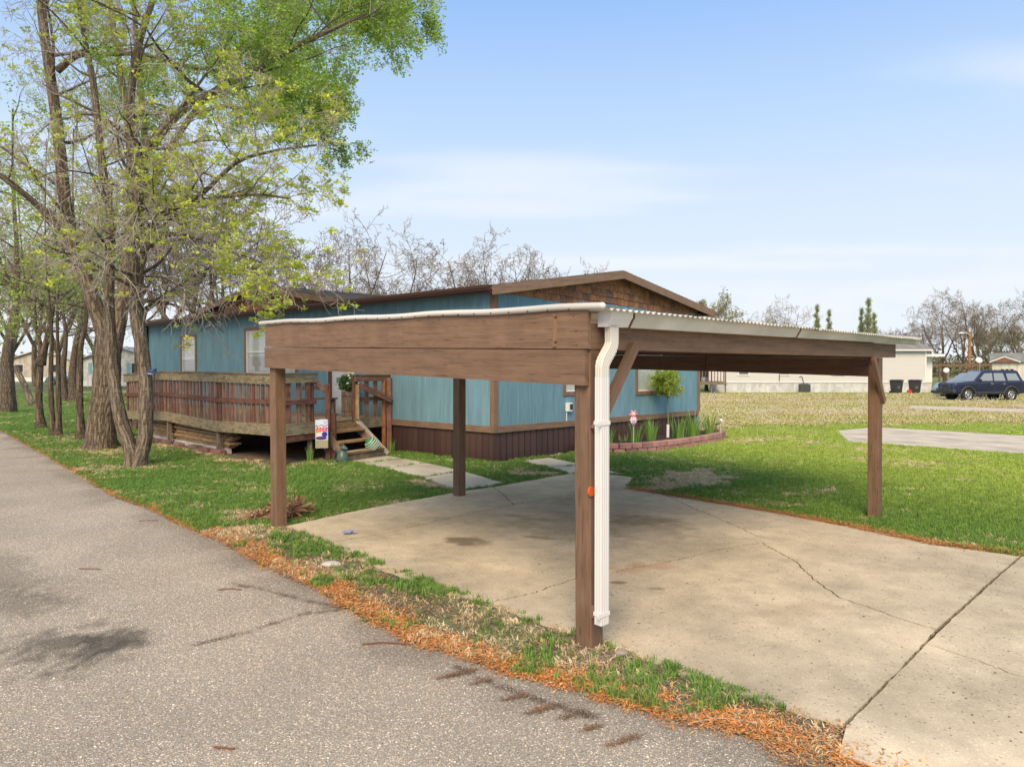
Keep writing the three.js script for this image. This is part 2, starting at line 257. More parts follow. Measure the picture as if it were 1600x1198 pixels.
// how dry / bare a spot is: patches seen on the lawn, plus noise
const dryPatches = [[3.4, -13.9, 1.7, .9, -.75, 1], [2.6, -12.9, .8, .35, -.8, 1], [-1.25, -12.9, .9, .28, .95, 1.1], [.35, -14.5, .85, .5, .5, 1], [6.9, -21.2, 1.5, .55, -.4, 1.3], [-3.5, -10.2, .7, .5, 0, .9], [-3.3, -9.3, .55, .45, .8, 1], [-7.8, -15.3, 1.2, .7, 0, .8], [-10.5, -18.6, 1.8, 1.0, .4, .8], [-5.5, -15.0, 1.5, .35, .3, .65], [-6.4, -17.0, 2.6, .45, .78, .9], [-13, -21.5, 1.6, 1, .4, .6], [-4.6, -13.1, 1.3, .25, .5, .55], [-2.5, -13.2, .9, .3, .6, .55], [6.6, -12.6, .35, .15, 0, .8], [7.5, -12.7, .2, .12, 0, .8], [7.2, -9.3, .3, .15, 0, .7], [5.3, -8.6, .9, .3, -.6, .5], [3.6, -11.2, 1.2, .18, -.85, .5]];
function dryness(x, z) {
  const n = fbm(x * 1.7 + 9, z * 1.7, 41, 4), n2 = fbm(x * .45, z * .45 + 5, 43, 3); let d = smooth(.54, .74, n) * .62 + smooth(.52, .72, n2) * .28;
  for (const [cx, cz, rx, rz, a, k] of dryPatches) { const c = Math.cos(a), s = Math.sin(a), X = ((x - cx) * c + (z - cz) * s) / rx, Z = (-(x - cx) * s + (z - cz) * c) / rz, q = Math.sqrt(X * X + Z * Z) + (n - .5) * 1.5; d = Math.max(d, k * (1 - smooth(.45, 1.25, q))); }
  return clamp(d);
}
// the rough field with seeding dandelions beyond the mown lawn
const fieldAt = (x, z) => { const t = z + x * .33 + (fbm(x * .2, z * .2, 61, 3) - .5) * 4; return smooth(-21.5, -24.5, t) * smooth(4, 7, x) * (1 - .8 * smooth(-57, -61, z + (fbm(x * .5, z * .5, 67, 2) - .5) * 4)); };
const soilAt = (x, z) => {
  let s = 0; const sd = -sdRoad(x, z);
  if (sd > -.3 && sd < 1.6 && z > -12.5) { const n = fbm(x * 3, z * 3, 51, 4); s = Math.max(s, (1 - smooth(.25, 1.5, sd)) * smooth(.34, .52, n) * (z > -9.4 ? 1 : .4)); }
  if (inPoly(deckPoly, x, z)) s = Math.max(s, 1);
  const db = dLine(deckPoly, x, z, true); s = Math.max(s, .75 * (1 - smooth(.1, .7, db + (fbm(x * 3, z * 3, 8, 3) - .5) * .5)));
  return clamp(s);
};
const groundY = (x, z) => {
  const n = fbm(x * 4, z * 4, 71, 3) - .5, sd = sdRoad(x, z);
  let y = .022 + n * .03;
  y = mixf(y, -.05, smooth(-.06, .14, sd + n * .22));
  if (z > -26 && z < -.3 && x > -6 && x < 20 && onPaving(x, z)) { const e = Math.min(dLine(driveHull, x, z, true)); y = Math.min(y, .004); }
  return y;
};
{
  const grid = (lo, a, b, hi, st) => { const o = []; for (let v = a; v <= b; v += st) o.push(v); let s = st, v = a; while (v > lo) { s *= 1.12; v -= s; o.unshift(v); } s = st; v = o[o.length - 1]; while (v < hi) { s *= 1.12; v += s; o.push(v); } return o; };
  const xs = grid(-700, -11, 10, 700, .11), zs = grid(-900, -20, -2.6, 40, .11), nx = xs.length, nz = zs.length;
  const pos = new Float32Array(nx * nz * 3), col = new Float32Array(nx * nz * 3), uv = new Float32Array(nx * nz * 2), idx = [];
  for (let j = 0; j < nz; j++) for (let i = 0; i < nx; i++) {
    const x = xs[i], z = zs[j], k = j * nx + i; pos.set([x, groundY(x, z), z], k * 3); uv.set([x, z], k * 2);
    const d = dryness(x, z), f = fieldAt(x, z), s = soilAt(x, z), n = fbm(x * .8, z * .8, 81, 4), l = smooth(2.6, 7.5, x * .6 - (z + 10) * .35);
    let c = [mixf(.12, .22, l), mixf(.18, .31, l), mixf(.04, .05, l)].map(v => v * (.75 + n * .5));
    const straw = [.58, .49, .33], dirt = [.26, .19, .125], field = [mixf(.42, .58, n), mixf(.40, .50, n), mixf(.17, .28, n)];
    const q = (a, b, t) => a.map((v, m) => mixf(v, b[m], t));
    c = q(c, straw, d); c = q(c, field, f * .75); c = q(c, dirt, s);
    if (inPoly(driveHull, x, z)) c = [.10, .085, .06];
    col.set(c, k * 3);
  }
  for (let j = 0; j < nz - 1; j++) for (let i = 0; i < nx - 1; i++) { const a = j * nx + i; idx.push(a, a + nx, a + 1, a + 1, a + nx, a + nx + 1); }
  const g = new THREE.BufferGeometry(); g.setAttribute('position', new THREE.BufferAttribute(pos, 3)); g.setAttribute('color', new THREE.BufferAttribute(col, 3)); g.setAttribute('uv', new THREE.BufferAttribute(uv, 2)); g.setIndex(idx); g.computeVertexNormals();
  struct('ground', g, std({ vertexColors: true, map: turfTex, bumpMap: turfBump, bumpScale: .02, roughness: 1 }));
}
{ // the lane: chip-sealed asphalt, worn and stained
  const dir = [-.64, -.768], nrm = [.768, -.64];        // along the lane (away), and towards the lawn
  const ts = [], ss = []; let v = -9; while (v < 90) { ts.push(v); v += v < 9 ? .07 : v < 22 ? .12 : (v - 20) * .08; } v = 4; while (v > -16) { ss.push(v); v -= v > -5 ? .07 : .4; }
  const pos = [], col = [], uv = [], idx = []; const o = [.9, -4.3];
  const stains = [[-3.3, -5.45, .62, .55, .2, 1], [-3.0, -5.6, .35, .35, 0, .8], [-4.6, -6.6, 1.3, .35, .3, .55], [-5.2, -7.6, 1.2, .4, .8, .45], [-3.9, -4.9, .8, .5, .6, .5], [-3.6, -4.1, .5, .6, 0, .4]];
  for (const t of ts) for (const s of ss) {
    const x = o[0] + dir[0] * t + nrm[0] * s, z = o[1] + dir[1] * t + nrm[1] * s; pos.push(x, 0.0 + .012 * (fbm(x * .9, z * .9, 3, 2) - .5), z); uv.push(x, z);
    const n = fbm(x * 1.4, z * 1.4, 91, 6), big = fbm(x * .35, z * .35, 93, 3), sd = sdRoad(x, z); let k = 1.42 + (n - .5) * .5 + (big - .5) * .3, w = 1;
    k *= mixf(1, .70, (1 - smooth(.02, .5, sd + (n - .5) * .9)) * .8);
    for (const [cx, cz, rx, rz, a, q] of stains) { const c = Math.cos(a), sn = Math.sin(a), X = ((x - cx) * c + (z - cz) * sn) / rx, Z = (-(x - cx) * sn + (z - cz) * c) / rz; k *= 1 - .62 * q * (1 - smooth(.3, 1.15, Math.hypot(X, Z) + (n - .5) * .55 + (fbm(x * 5, z * 5, 95, 3) - .5) * .9 + (hash(x * 97 | 0, z * 89 | 0, 7) - .5) * .5)); }
    k = clamp(k, .15, 1.8); col.push(k, k * .955, k * .885);
  }
  const ns = ss.length; for (let j = 0; j < ts.length - 1; j++) for (let i = 0; i < ns - 1; i++) { const a = j * ns + i; idx.push(a, a + 1, a + ns, a + 1, a + ns + 1, a + ns); }
  const g = new THREE.BufferGeometry(); g.setAttribute('position', new THREE.Float32BufferAttribute(pos, 3)); g.setAttribute('color', new THREE.Float32BufferAttribute(col, 3)); g.setAttribute('uv', new THREE.Float32BufferAttribute(uv, 2)); g.setIndex(idx); g.computeVertexNormals();
  if (g.attributes.normal.getY(0) < 0) { const ix = g.index.array; for (let i = 0; i < ix.length; i += 3) { const t = ix[i]; ix[i] = ix[i + 1]; ix[i + 1] = t; } g.computeVertexNormals(); }
  struct('road', g, std({ vertexColors: true, map: roadTex, bumpMap: roadBump, bumpScale: .006, roughness: .95 }));
}
// driveway: concrete slabs with open joints and cracks; one colour map with stains laid over the whole drive (world metres)
const DX0 = -3.6, DZ0 = -15, DS = 12.6;
const driveMap = tex(2048, 2048, (u, v, i, j) => {
  const x = DX0 + u * DS, z = DZ0 + v * DS; const a = fbm(x * 1.3, z * 1.3, 2, 5), b = fbm(x * 7, z * 7, 14, 3), f = hash(i, j, 8), s = hash(i >> 1, j >> 1, 6);
  let k = .80 + (a - .5) * .28 + (b - .5) * .12 + (f - .5) * .11; k += s > .988 ? -.2 : s < .015 ? .1 : 0;
  const pit = smooth(.90, .95, vnoise(x * 46, z * 46, 12)); k -= pit * .18 * smooth(.35, .6, fbm(x * .8, z * .8, 66, 2));
  let c = [k, k * .965, k * .905];
  const st = (cx, cz, rx, rz, an, q, tint) => { const C = Math.cos(an), S = Math.sin(an), X = ((x - cx) * C + (z - cz) * S) / rx, Z = (-(x - cx) * S + (z - cz) * C) / rz; if (X * X + Z * Z > 6) return; const w = q * (1 - smooth(.35, 1.1, Math.hypot(X, Z) + (b - .5) * .9 + (a - .5) * .5)) * (.75 + f * .5); c = c.map((v, m) => mixf(v, tint[m], w)); };
  st(-.5, -8.75, .42, .24, .3, .55, [.36, .31, .24]); st(.25, -8.95, .3, .12, .5, .35, [.42, .36, .28]); st(1.75, -9.9, .7, .42, -.3, .32, [.42, .36, .28]); st(.1, -10.2, .5, .13, .6, .2, [.45, .38, .3]); st(1.0, -7.05, .11, .05, 0, .5, [.4, .33, .22]); st(1.35, -6.85, .12, .05, 0, .35, [.42, .35, .25]); st(1.35, -7.6, .5, .2, -.4, .22, [.72, .42, .28]); st(2.4, -6.2, .6, .3, -.4, .12, [.6, .5, .4]); st(1.2, -9.6, 1.4, .9, .2, .16, [.55, .46, .36]);  // small stains, plus two broad faint darker patches near the carport centre
  return c;
}, true, 1);
const driveUV = g => { const p = g.attributes.position, uv = g.attributes.uv; for (let i = 0; i < p.count; i++) uv.setXY(i, (p.getX(i) - DX0) / DS, (p.getZ(i) - DZ0) / DS); return g; };
const concreteDrive = std({ color: lin(.95, .86, .705), map: driveMap, bumpMap: (() => { const t = concBump.clone(); t.repeat.set(6, 6); return t; })(), bumpScale: .003, roughness: .93 });
const concrete = std({ color: lin(.88, .80, .67), map: concTex, bumpMap: concBump, bumpScale: .003, roughness: .93 });
{
  const drive = new THREE.Group(); drive.name = 'driveway'; drive.userData = { kind: 'structure' }; scene.add(drive);
  slabs.forEach((s, i) => mesh('concrete_slab', driveUV(prism(inset(s, i >= 6 ? .005 : .0065), -.07, .030 + (hash(i, 3, 1) - .5) * .006)), concreteDrive, drive));
  const walk = (name, list) => { const g = new THREE.Group(); g.name = name; g.userData = { kind: 'structure' }; scene.add(g); list.forEach((s, i) => mesh('concrete_slab', prism(inset(jag([...s, s[0]], .008, .15, 30 + i).slice(0, -1), .006), -.06, .036 + (hash(i, 9, 2) - .5) * .01), concrete, g)); };
  walk('front_path', pathA); walk('side_path', pathB);
  farPads.forEach((p, i) => struct('parking_pad', prism(jag([...p, p[0]], .06, .5, 50 + i).slice(0, -1), -.05, .035), concrete));
  // the far street to the left, behind the trees
  struct('far_street', prism([[-70, -36.5], [-25.6, -37.2], [-16, -34.2], [-9, -40], [-9, -43.5], [-18.5, -39.0], [-27, -42.5], [-70, -42]], -.03, .04), std({ color: lin(.50, .46, .41), map: mottle, roughness: .95 }));
}
// ---------------------------------------------------------------- carport
{
  const A = [.56, -5.36], a = [-.653, -.758], d = [.682, -.732], LAB = 5.62, LAD = 6.57;
  const P = (s, t, y) => [A[0] + d[0] * s + a[0] * t, y, A[1] + d[1] * s + a[1] * t];   // s along the gutter side, t along the tall-board side
  const c = thing('carport', 'open brown timber carport with a white corrugated roof over the driveway', 'carport', [1.0, 0, -9.9]);
  const post = (s, t, h, tilt = 0, dx = 0) => {
    const w = .145, g = new RoundedBoxGeometry(w, h, w, 2, .007); let q = g.toNonIndexed(); q.computeVertexNormals(); const n = q.attributes.position.count, uv = new Float32Array(n * 2), p = q.attributes.position, o = rnd() * 5;
    // gnawed, knocked corners
    for (let i = 0; i < n; i++) { uv[i * 2] = p.getY(i) + o; uv[i * 2 + 1] = p.getX(i) + p.getZ(i) * .7 + o; }
    q.setAttribute('uv', new THREE.BufferAttribute(uv, 2));
    q.applyMatrix4(new THREE.Matrix4().makeBasis(V(d[0], 0, d[1]), V(0, 1, 0), V(-d[1], 0, d[0])));
    const b = P(s + .072, t + .072, h / 2 - .1); q.rotateZ(tilt); return q.translate(b[0] + dx, b[1], b[2]);
  };
  const posts = [[0, 0, 2.29, .006], [0, LAB - .15, 2.42, .004], [LAB ? 3.18 : 0, LAB - .15, 2.44, -.002], [LAD - .15, 0, 2.30, .004], [LAD - .15, LAB - .15, 2.44, 0]];
  posts.forEach(([s, t, h, k], i) => wpart('post', post(s, t, h, k), [M.brown2, M.brown, M.brown2, M.brown2, M.brown][i], c));
  const along = (s, t0, t1, y0a, y1a, y0b, y1b, th) => { // sloping board beside the posts, t0 -> t1
    const q = (t, y, o) => V(...P(s + o, t, y)); const A0 = q(t0, y0a, 0), A1 = q(t0, y1a, 0), B0 = q(t1, y0b, 0), B1 = q(t1, y1b, 0), C0 = q(t0, y0a, th), C1 = q(t0, y1a, th), D0 = q(t1, y0b, th), D1 = q(t1, y1b, th);
    return hexa([A0, B0, B1, A1, C0, D0, D1, C1], t1 - t0);
  };
  // tall boards on the lane side and on the far side
  wpart('fascia_board', along(-.042, -.01, LAB + .05, 2.192, 2.466, 2.330, 2.622, .04), M.brown3, c);
  wpart('beam', along(-.05, .012, LAB + .06, 1.930, 2.184, 2.066, 2.322, .05), M.brown, c);
  wpart('fascia_board', along(LAD - .006, .14, LAB + .05, 2.192, 2.46, 2.330, 2.60, .04), M.brown, c);
  wpart('beam', along(LAD - .20, .14, 2.72, 1.945, 2.19, 2.010, 2.255, .05), M.darkbrown, c);  // reddish stain, darkened so the colour also carries the shade under the roof
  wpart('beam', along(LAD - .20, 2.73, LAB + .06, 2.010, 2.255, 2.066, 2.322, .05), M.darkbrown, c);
  // gutter-side beam and the rear beam
  wpart('beam', beam(P(-.005, .02, 2.282), P(7.12, .02, 2.300), .042, .185), M.brown, c);
  wpart('beam', beam(P(.0, .085, 2.245), P(7.10, .085, 2.262), .042, .11), M.brown2, c);
  wpart('beam', beam(P(-.02, LAB - .07, 2.42), P(7.12, LAB - .07, 2.42), .042, .185), M.brown2, c);
  // braces
  const brace = (s0, s1, y0, y1, t) => beam(P(s0, t, y0), P(s1, t, y1), .04, .088);
  wpart('brace', brace(.035, .53, 1.60, 2.22, -.024), M.brown2, c);
  wpart('brace', brace(LAD - .02, LAD - .47, 1.60, 2.20, -.024), M.brown3, c);
  // purlins under the roof, at right angles to the corrugation
  for (let k = 1; k < 6; k++) { const t = k * LAB / 6; wpart('purlin', beam(P(-.0, t, 2.385 + .026 * t), P(7.15, t, 2.385 + .026 * t), .04, .09), M.darkbrown, c); }  // purlins and rafters share the stain tone with under-roof shade put in
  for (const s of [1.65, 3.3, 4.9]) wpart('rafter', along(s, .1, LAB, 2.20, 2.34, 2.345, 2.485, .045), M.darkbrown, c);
  // corrugated sheets, ridges running down the slope to the gutter
  const roofY = t => 2.478 + .0268 * t; const S0 = -.06, S1 = 7.62, n = 8, sw = (S1 - S0) / n;
  for (let k = 0; k < n; k++) {
    const pos = [], uv = [], idx = [], N = 56, s0 = S0 + k * sw, s1 = s0 + sw + .04, lift = (k % 2) * .004, R = 9, sag = hash(k, 1, 5);
    for (let j = 0; j <= R; j++) for (let i = 0; i <= N; i++) { const s = s0 + (s1 - s0) * i / N, t = -.20 - hash(k, 8, 3) * .03 + (LAB + .40) * j / R, y = roofY(t) + lift + .011 * Math.sin(s * 2 * Math.PI / .076) + (j === 0 ? -.004 - sag * .008 : 0) + .006 * (vnoise(s * 1.3, t * 1.3, 5) - .5); pos.push(...P(s, t, y)); uv.push(s, t); }
    for (let j = 0; j < R; j++) for (let i = 0; i < N; i++) { const q = j * (N + 1) + i; idx.push(q, q + 1, q + N + 1, q + 1, q + N + 2, q + N + 1); }
    const g = new THREE.BufferGeometry(); g.setAttribute('position', new THREE.Float32BufferAttribute(pos, 3)); g.setAttribute('uv', new THREE.Float32BufferAttribute(uv, 2)); g.setIndex(idx); g.computeVertexNormals();
    wpart('roof_sheet', g, M.sheet, c);
  }
  // rolled white edge along the lane side, with screws
  const edge = []; for (let k = 0; k <= 14; k++) { const t = -.16 + (LAB + .34) * k / 14; edge.push(V(...P(-.055, t, roofY(t) + .012 + .006 * Math.sin(k * 1.7)))); }
  wpart('roof_edge_trim', merge([tube(edge, .025, 70, 10), new THREE.SphereGeometry(.025, 10, 8).translate(edge[0].x, edge[0].y, edge[0].z), new THREE.SphereGeometry(.025, 10, 8).translate(edge[14].x, edge[14].y, edge[14].z)]), M.whiteDirty, c);
  const edge2 = [P(7.62, -.14, roofY(-.14) + .004), P(7.62, LAB + .2, roofY(LAB + .2) + .004)]; wpart('roof_edge_trim', tube([V(...edge2[0]), V(...edge2[1])], .024, 6, 8), M.whiteDirty, c);
  for (let k = 0; k < 25; k++) { const t = .15 + k * (LAB - .05) / 25; const q = P(-.078, t, roofY(t) - .004); wpart('screw', new THREE.SphereGeometry(.0075, 6, 4).translate(...q), M.rust, c); }
  for (const [t, y0, y1] of [[.12, 2.22, 2.43], [1.9, 2.27, 2.47], [3.7, 2.31, 2.52], [5.5, 2.35, 2.58]]) for (const y of [y0, (y0 + y1) / 2, y1]) wpart('nail', new THREE.SphereGeometry(.006, 6, 4).translate(...P(-.0425, t + rr(-.02, .02), y)), M.rust, c);
  // metal strap with two bolts at the near end of the fascia board
  wpart('strap', beam(P(-.0465, .31, 2.215), P(-.0465, .31, 2.455), .006, .05, 0), M.brown, c);
  for (const y of [2.25, 2.435]) wpart('bolt', new THREE.SphereGeometry(.011, 8, 6).translate(...P(-.052, .31, y)), M.rust, c);
  // ogee gutter
  const prof = [[0, .105], [0, 0], [.075, 0], [.082, .012], [.100, .045], [.118, .070], [.121, .105], [.108, .105], [.105, .098], [.112, .094], [.106, .074], [.090, .050], [.072, .008], [.006, .006], [.006, .105]];
  const g0 = P(.066, -.022, 2.352), g1 = P(7.86, -.022, 2.405), gm = P(.31, -.022, 2.3547), gm2 = P(3.4, -.022, 2.3755);
  const gut = wpart('gutter', sweep(prof, gm, gm2), M.whiteDirty, c);
  wpart('gutter', sweep(prof, gm2, g1), M.whiteDirty, c);
  const gEnd = wpart('gutter', sweep(prof.map(([x, y]) => [x * 1.03, y * 1.02 - .002]), g0, P(.33, -.022, 2.3552)), M.white, c);
  const cap = [[0, .108], [0, -.002], [.078, -.002], [.086, .012], [.104, .045], [.122, .070], [.125, .108]];
  wpart('gutter_end_cap', sweep(cap, P(.062, -.022, 2.352), P(.069, -.022, 2.352)), M.white, c);
  wpart('gutter_end_cap', sweep(cap, P(7.855, -.022, 2.405), P(7.862, -.022, 2.405)), M.white, c);
  for (const s of [.33, 3.4]) wpart('gutter_joint', sweep([[-.001, .105], [-.001, -.003], [.077, -.003], [.085, .011], [.103, .044], [.121, .069], [.124, .107], [.121, .107], [.118, .07], [.1, .046], [.083, .013], [.075, .000], [.001, 0], [.001, .105]], P(s, -.022, 2.352 + .0067 * s), P(s + .03, -.022, 2.352 + .0067 * (s + .03))), M.rust, c);
  // downspout: fluted rectangular pipe with a crimped offset at the top
  const flute = (() => { const o = []; const W = .046, D = .034; const side = (x0, y0, x1, y1, n, m) => { for (let i = 0; i < m; i++) { const t = i / m, k = Math.sin(t * n * 2 * Math.PI) * .0022; const nx = (y1 - y0), ny = -(x1 - x0), l = Math.hypot(nx, ny); o.push([x0 + (x1 - x0) * t + nx / l * k, y0 + (y1 - y0) * t + ny / l * k]); } }; side(-W, -D, W, -D, 4, 20); side(W, -D, W, D, 3, 14); side(W, D, -W, D, 4, 20); side(-W, D, -W, -D, 3, 14); return o; })();
  const loft = (path, crimp) => { // flute section carried along a path in the plane (s, y); returns a geometry
    const pos = [], uv = [], idx = [], m = flute.length; const out = -.080;
    path.forEach(([s, y, ang], j) => { for (const [fx, fy] of flute) { const k = crimp && (j % 2) ? .94 : 1; const ds = fx * k * Math.cos(ang), dy = fx * k * Math.sin(ang); pos.push(...P(s + ds, out + fy * k, y + dy)); uv.push(fx, y); } });
    for (let j = 0; j < path.length - 1; j++) for (let i = 0; i < m; i++) { const q = j * m + i, r = j * m + (i + 1) % m; idx.push(q, r, q + m, r, r + m, q + m); }
    const g = new THREE.BufferGeometry(); g.setAttribute('position', new THREE.Float32BufferAttribute(pos, 3)); g.setAttribute('uv', new THREE.Float32BufferAttribute(uv, 2)); g.setIndex(idx); g.computeVertexNormals(); return g;
  };
  const sd0 = .045, white2 = std({ color: lin(.74, .745, .74), roughness: .4, side: THREE.DoubleSide });
  const whiteOld = std({ color: lin(.70, .68, .62), roughness: .5, side: THREE.DoubleSide });
  wpart('downspout', loft([[sd0, .225, 0], [sd0, 1.1, 0], [sd0, 1.99, 0]]), white2, c);
  const bend = []; { const f = t => [sd0 + .115 * smooth(.22, .72, t), 1.975 + t * .375]; for (let k = 0; k <= 34; k++) { const t = k / 34, p = f(Math.max(0, t - .01)), q = f(Math.min(1, t + .01)); const c0 = f(t); bend.push([c0[0], c0[1], -Math.atan2(q[0] - p[0], q[1] - p[1])]); } }
  wpart('downspout_elbow', loft(bend, true), whiteOld, c);
  wpart('downspout', loft([[sd0 + .001, .222, 0], [sd0 + .001, .262, 0]].map(([s, y, a2]) => [s, y, a2])).scale(1, 1, 1), whiteOld, c);
  for (const y of [.30, 1.665]) { // straps round the pipe
    const W = .05, D = .038, q = (s, t) => V(...P(sd0 + s, -.080 + t, y)); wpart('pipe_strap', mergeGeometries([beam(q(-W - .035, -D), q(W, -D), .004, .028), beam(q(W, -D), q(W, D), .004, .028), beam(q(-W, D), q(-W, -D), .004, .028)]), M.white, c);
    wpart('pipe_strap', new THREE.CylinderGeometry(.02, .02, .006, 14).applyMatrix4(new THREE.Matrix4().makeBasis(V(d[0], 0, d[1]), V(-a[0], 0, -a[1]), V(0, -1, 0))).translate(...P(sd0 - W - .03, -.080 - .038, y)), M.white, c);
  }
  wpart('block', bx(.055, .09, .06).applyMatrix4(new THREE.Matrix4().makeBasis(V(d[0], 0, d[1]), V(0, 1, 0), V(-d[1], 0, d[0]))).translate(...P(.045, -.032, .30)), M.brown, c);
  // round orange reflector on the post
  wpart('reflector', new THREE.CylinderGeometry(.036, .036, .012, 24).applyMatrix4(new THREE.Matrix4().makeBasis(V(d[0], 0, d[1]), V(-a[0], 0, -a[1]), V(0, -1, 0))).translate(...P(-.015 + .022, -.008, 1.17)), std({ color: lin(.75, .13, .02), roughness: .25 }), c);
}
// closed six-sided piece from eight corners (bottom/outer quad 0-3, opposite quad 4-7); uv along the first edge
function hexa(c, len) {
  const pos = [], uv = [], o = rnd() * 6, q = rnd() * 3; const ax = c[1].clone().sub(c[0]).normalize();
  const ctr = c.reduce((s, v) => s.add(v), V(0, 0, 0)).multiplyScalar(1 / 8);
  for (const [i, j, k, l] of [[0, 1, 2, 3], [5, 4, 7, 6], [4, 0, 3, 7], [1, 5, 6, 2], [3, 2, 6, 7], [4, 5, 1, 0]]) {
    let F = [c[i], c[j], c[k], c[l]]; const nn = V().crossVectors(F[1].clone().sub(F[0]), F[3].clone().sub(F[0])); const fc = F.reduce((s, v) => s.add(v), V(0, 0, 0)).multiplyScalar(.25);
    if (nn.dot(fc.sub(ctr)) < 0) F = F.reverse();
    for (const v of [F[0], F[1], F[2], F[0], F[2], F[3]]) { pos.push(v.x, v.y, v.z); const r = v.clone().sub(c[0]), u = r.dot(ax); uv.push(u + o, r.addScaledVector(ax, -u).length() + q); }
  }
  const g = new THREE.BufferGeometry(); g.setAttribute('position', new THREE.Float32BufferAttribute(pos, 3)); g.setAttribute('uv', new THREE.Float32BufferAttribute(uv, 2)); g.computeVertexNormals(); return g;
}

// ---------------------------------------------------------------- the blue manufactured home (local: x along the gable end, -z along the long side)
{
  const W = 8.8, L = 18.9, y0 = .66, yT = .80, eave = 3.72, ridge = 4.55, hz = .3, ov = .35;
  const h = thing('manufactured_home', 'blue manufactured home with brown trim and cedar shingles in its gable', 'house', houseAt.toArray(), houseTurn);
  const slope = (ridge - 3.80) / (W / 2 + ov), under = x => 3.80 - .06 + slope * (W / 2 + ov - Math.abs(x - W / 2));   // underside of the roof over x
  // a wall drawn as (u, y) rectangles with openings cut out; place(u0,u1,y0,y1,depth0,depth1) makes the box
  const cut = (u0, u1, a, b, holes) => { let segs = [[a, b]]; for (const [h0, h1, k0, k1] of holes) if (u1 > h0 + .001 && u0 < h1 - .001) segs = segs.flatMap(([p, q]) => { const o = []; if (k0 > p) o.push([p, Math.min(q, k0)]); if (k1 < q) o.push([Math.max(p, k1), q]); return (k1 <= p || k0 >= q) ? [[p, q]] : o.filter(([m, n]) => n - m > .005); }); return segs; };
  function wall(U, top, holes, box, name) {
    const edges = new Set([0, U]); holes.forEach(([a, b]) => { edges.add(a); edges.add(b); }); const E = [...edges].sort((p, q) => p - q), back = [];
    for (let i = 0; i < E.length - 1; i++) for (const [p, q] of cut(E[i], E[i + 1], y0 + .01, top - .01, holes)) back.push(box(E[i], E[i + 1], p, q, -.12, -.008));
    mesh(name, merge(back), M.backing, h);
    const pw = 1.22, mats = [M.blue, M.blueB, M.blueC];
    for (let k = 0; k * pw < U - .01; k++) {
      const list = []; const lists = {}; const cuts = [k * pw, Math.min(U, (k + 1) * pw)]; for (let j = 1; j < 3; j++) cuts.push(k * pw + j * pw / 3); holes.forEach(([a, b]) => [a, b].forEach(v => { if (v > k * pw && v < (k + 1) * pw) cuts.push(v); }));
      const cs = cuts.filter(v => v <= U).sort((p, q) => p - q);
      for (let j = 0; j < cs.length - 1; j++) { if (cs[j + 1] - cs[j] < .012) continue; const gl = holes.some(q => q[1] === cs[j] || q[0] === cs[j]) ? 0 : .0025, gr = holes.some(q => q[0] === cs[j + 1] || q[1] === cs[j + 1]) ? 0 : .0025; for (const [p, q] of cut(cs[j], cs[j + 1], yT, top, holes)) (lists[p === yT ? (q === top ? 'full' + holes.filter(z => z[1] <= cs[j] + .001).length : 'low') : 'high'] ??= []).push(box(cs[j] + gl + (j === 0 ? .002 : 0), cs[j + 1] - gr, p, q, -.008, .004 + hash(k, 4, 8) * .003)); }
      for (const key of Object.keys(lists)) mesh('siding_panel', merge(lists[key]), mats[Math.floor(hash(k, U * 10 | 0, 3) * 3)], h);
    }
  }
  const gableBox = (u0, u1, p, q, d0, d1) => bx(u1 - u0, q - p, d1 - d0, (u0 + u1) / 2, (p + q) / 2, (d0 + d1) / 2, 'y');
  const sideBox = (u0, u1, p, q, d0, d1) => bx(d1 - d0, q - p, u1 - u0, -(d0 + d1) / 2, (p + q) / 2, -(u0 + u1) / 2, 'y');
  const gHoles = [[2.43, 3.72, 1.50, 2.62], [5.50, 6.76, 1.44, 2.62]];
  const sHoles = [[14.66, 15.75, 1.62, 3.16], [8.05, 11.0, 1.90, 3.24], [5.40, 6.28, .82, 2.86]];
  wall(W, 3.70, gHoles, gableBox, 'gable_wall'); wall(L, eave, sHoles, sideBox, 'side_wall');
  mesh('rear_wall', merge([bx(.1, 3.5, L, W - .05, 1.95, -L / 2), bx(W - .12, 3.5, .1, W / 2 - .05, 1.95, -L + .05)]), M.blue, h);
  mesh('floor', bx(W - .3, .1, L - .3, W / 2, .72, -L / 2), M.inside, h); mesh('ceiling', bx(W - .3, .06, L - .3, W / 2, 3.6, -L / 2), M.inside, h);
  // gable infill behind the shingles
  { const s = new THREE.Shape([[.02, 3.68], [W - .02, 3.68], [W - .02, under(W)], [W / 2, under(W / 2)], [.02, under(0)]].map(p => new THREE.Vector2(...p))); mesh('gable_infill', metric(new THREE.ExtrudeGeometry(s, { depth: .08, bevelEnabled: false }).translate(0, 0, -.11)), M.darkbrown, h); }
  // cedar shingles, course by course, each its own piece
  const cedarTex = oldTex.clone(); cedarTex.repeat.set(1.2, 3.2); const cedar = [[.43, .20, .105], [.38, .175, .09], [.35, .165, .09], [.47, .235, .12], [.29, .145, .085], [.40, .20, .11], [.22, .135, .10], [.42, .215, .115]].map(c => std({ color: lin(...c), map: cedarTex, bumpMap: woodBump, bumpScale: .004, roughness: .95 }));
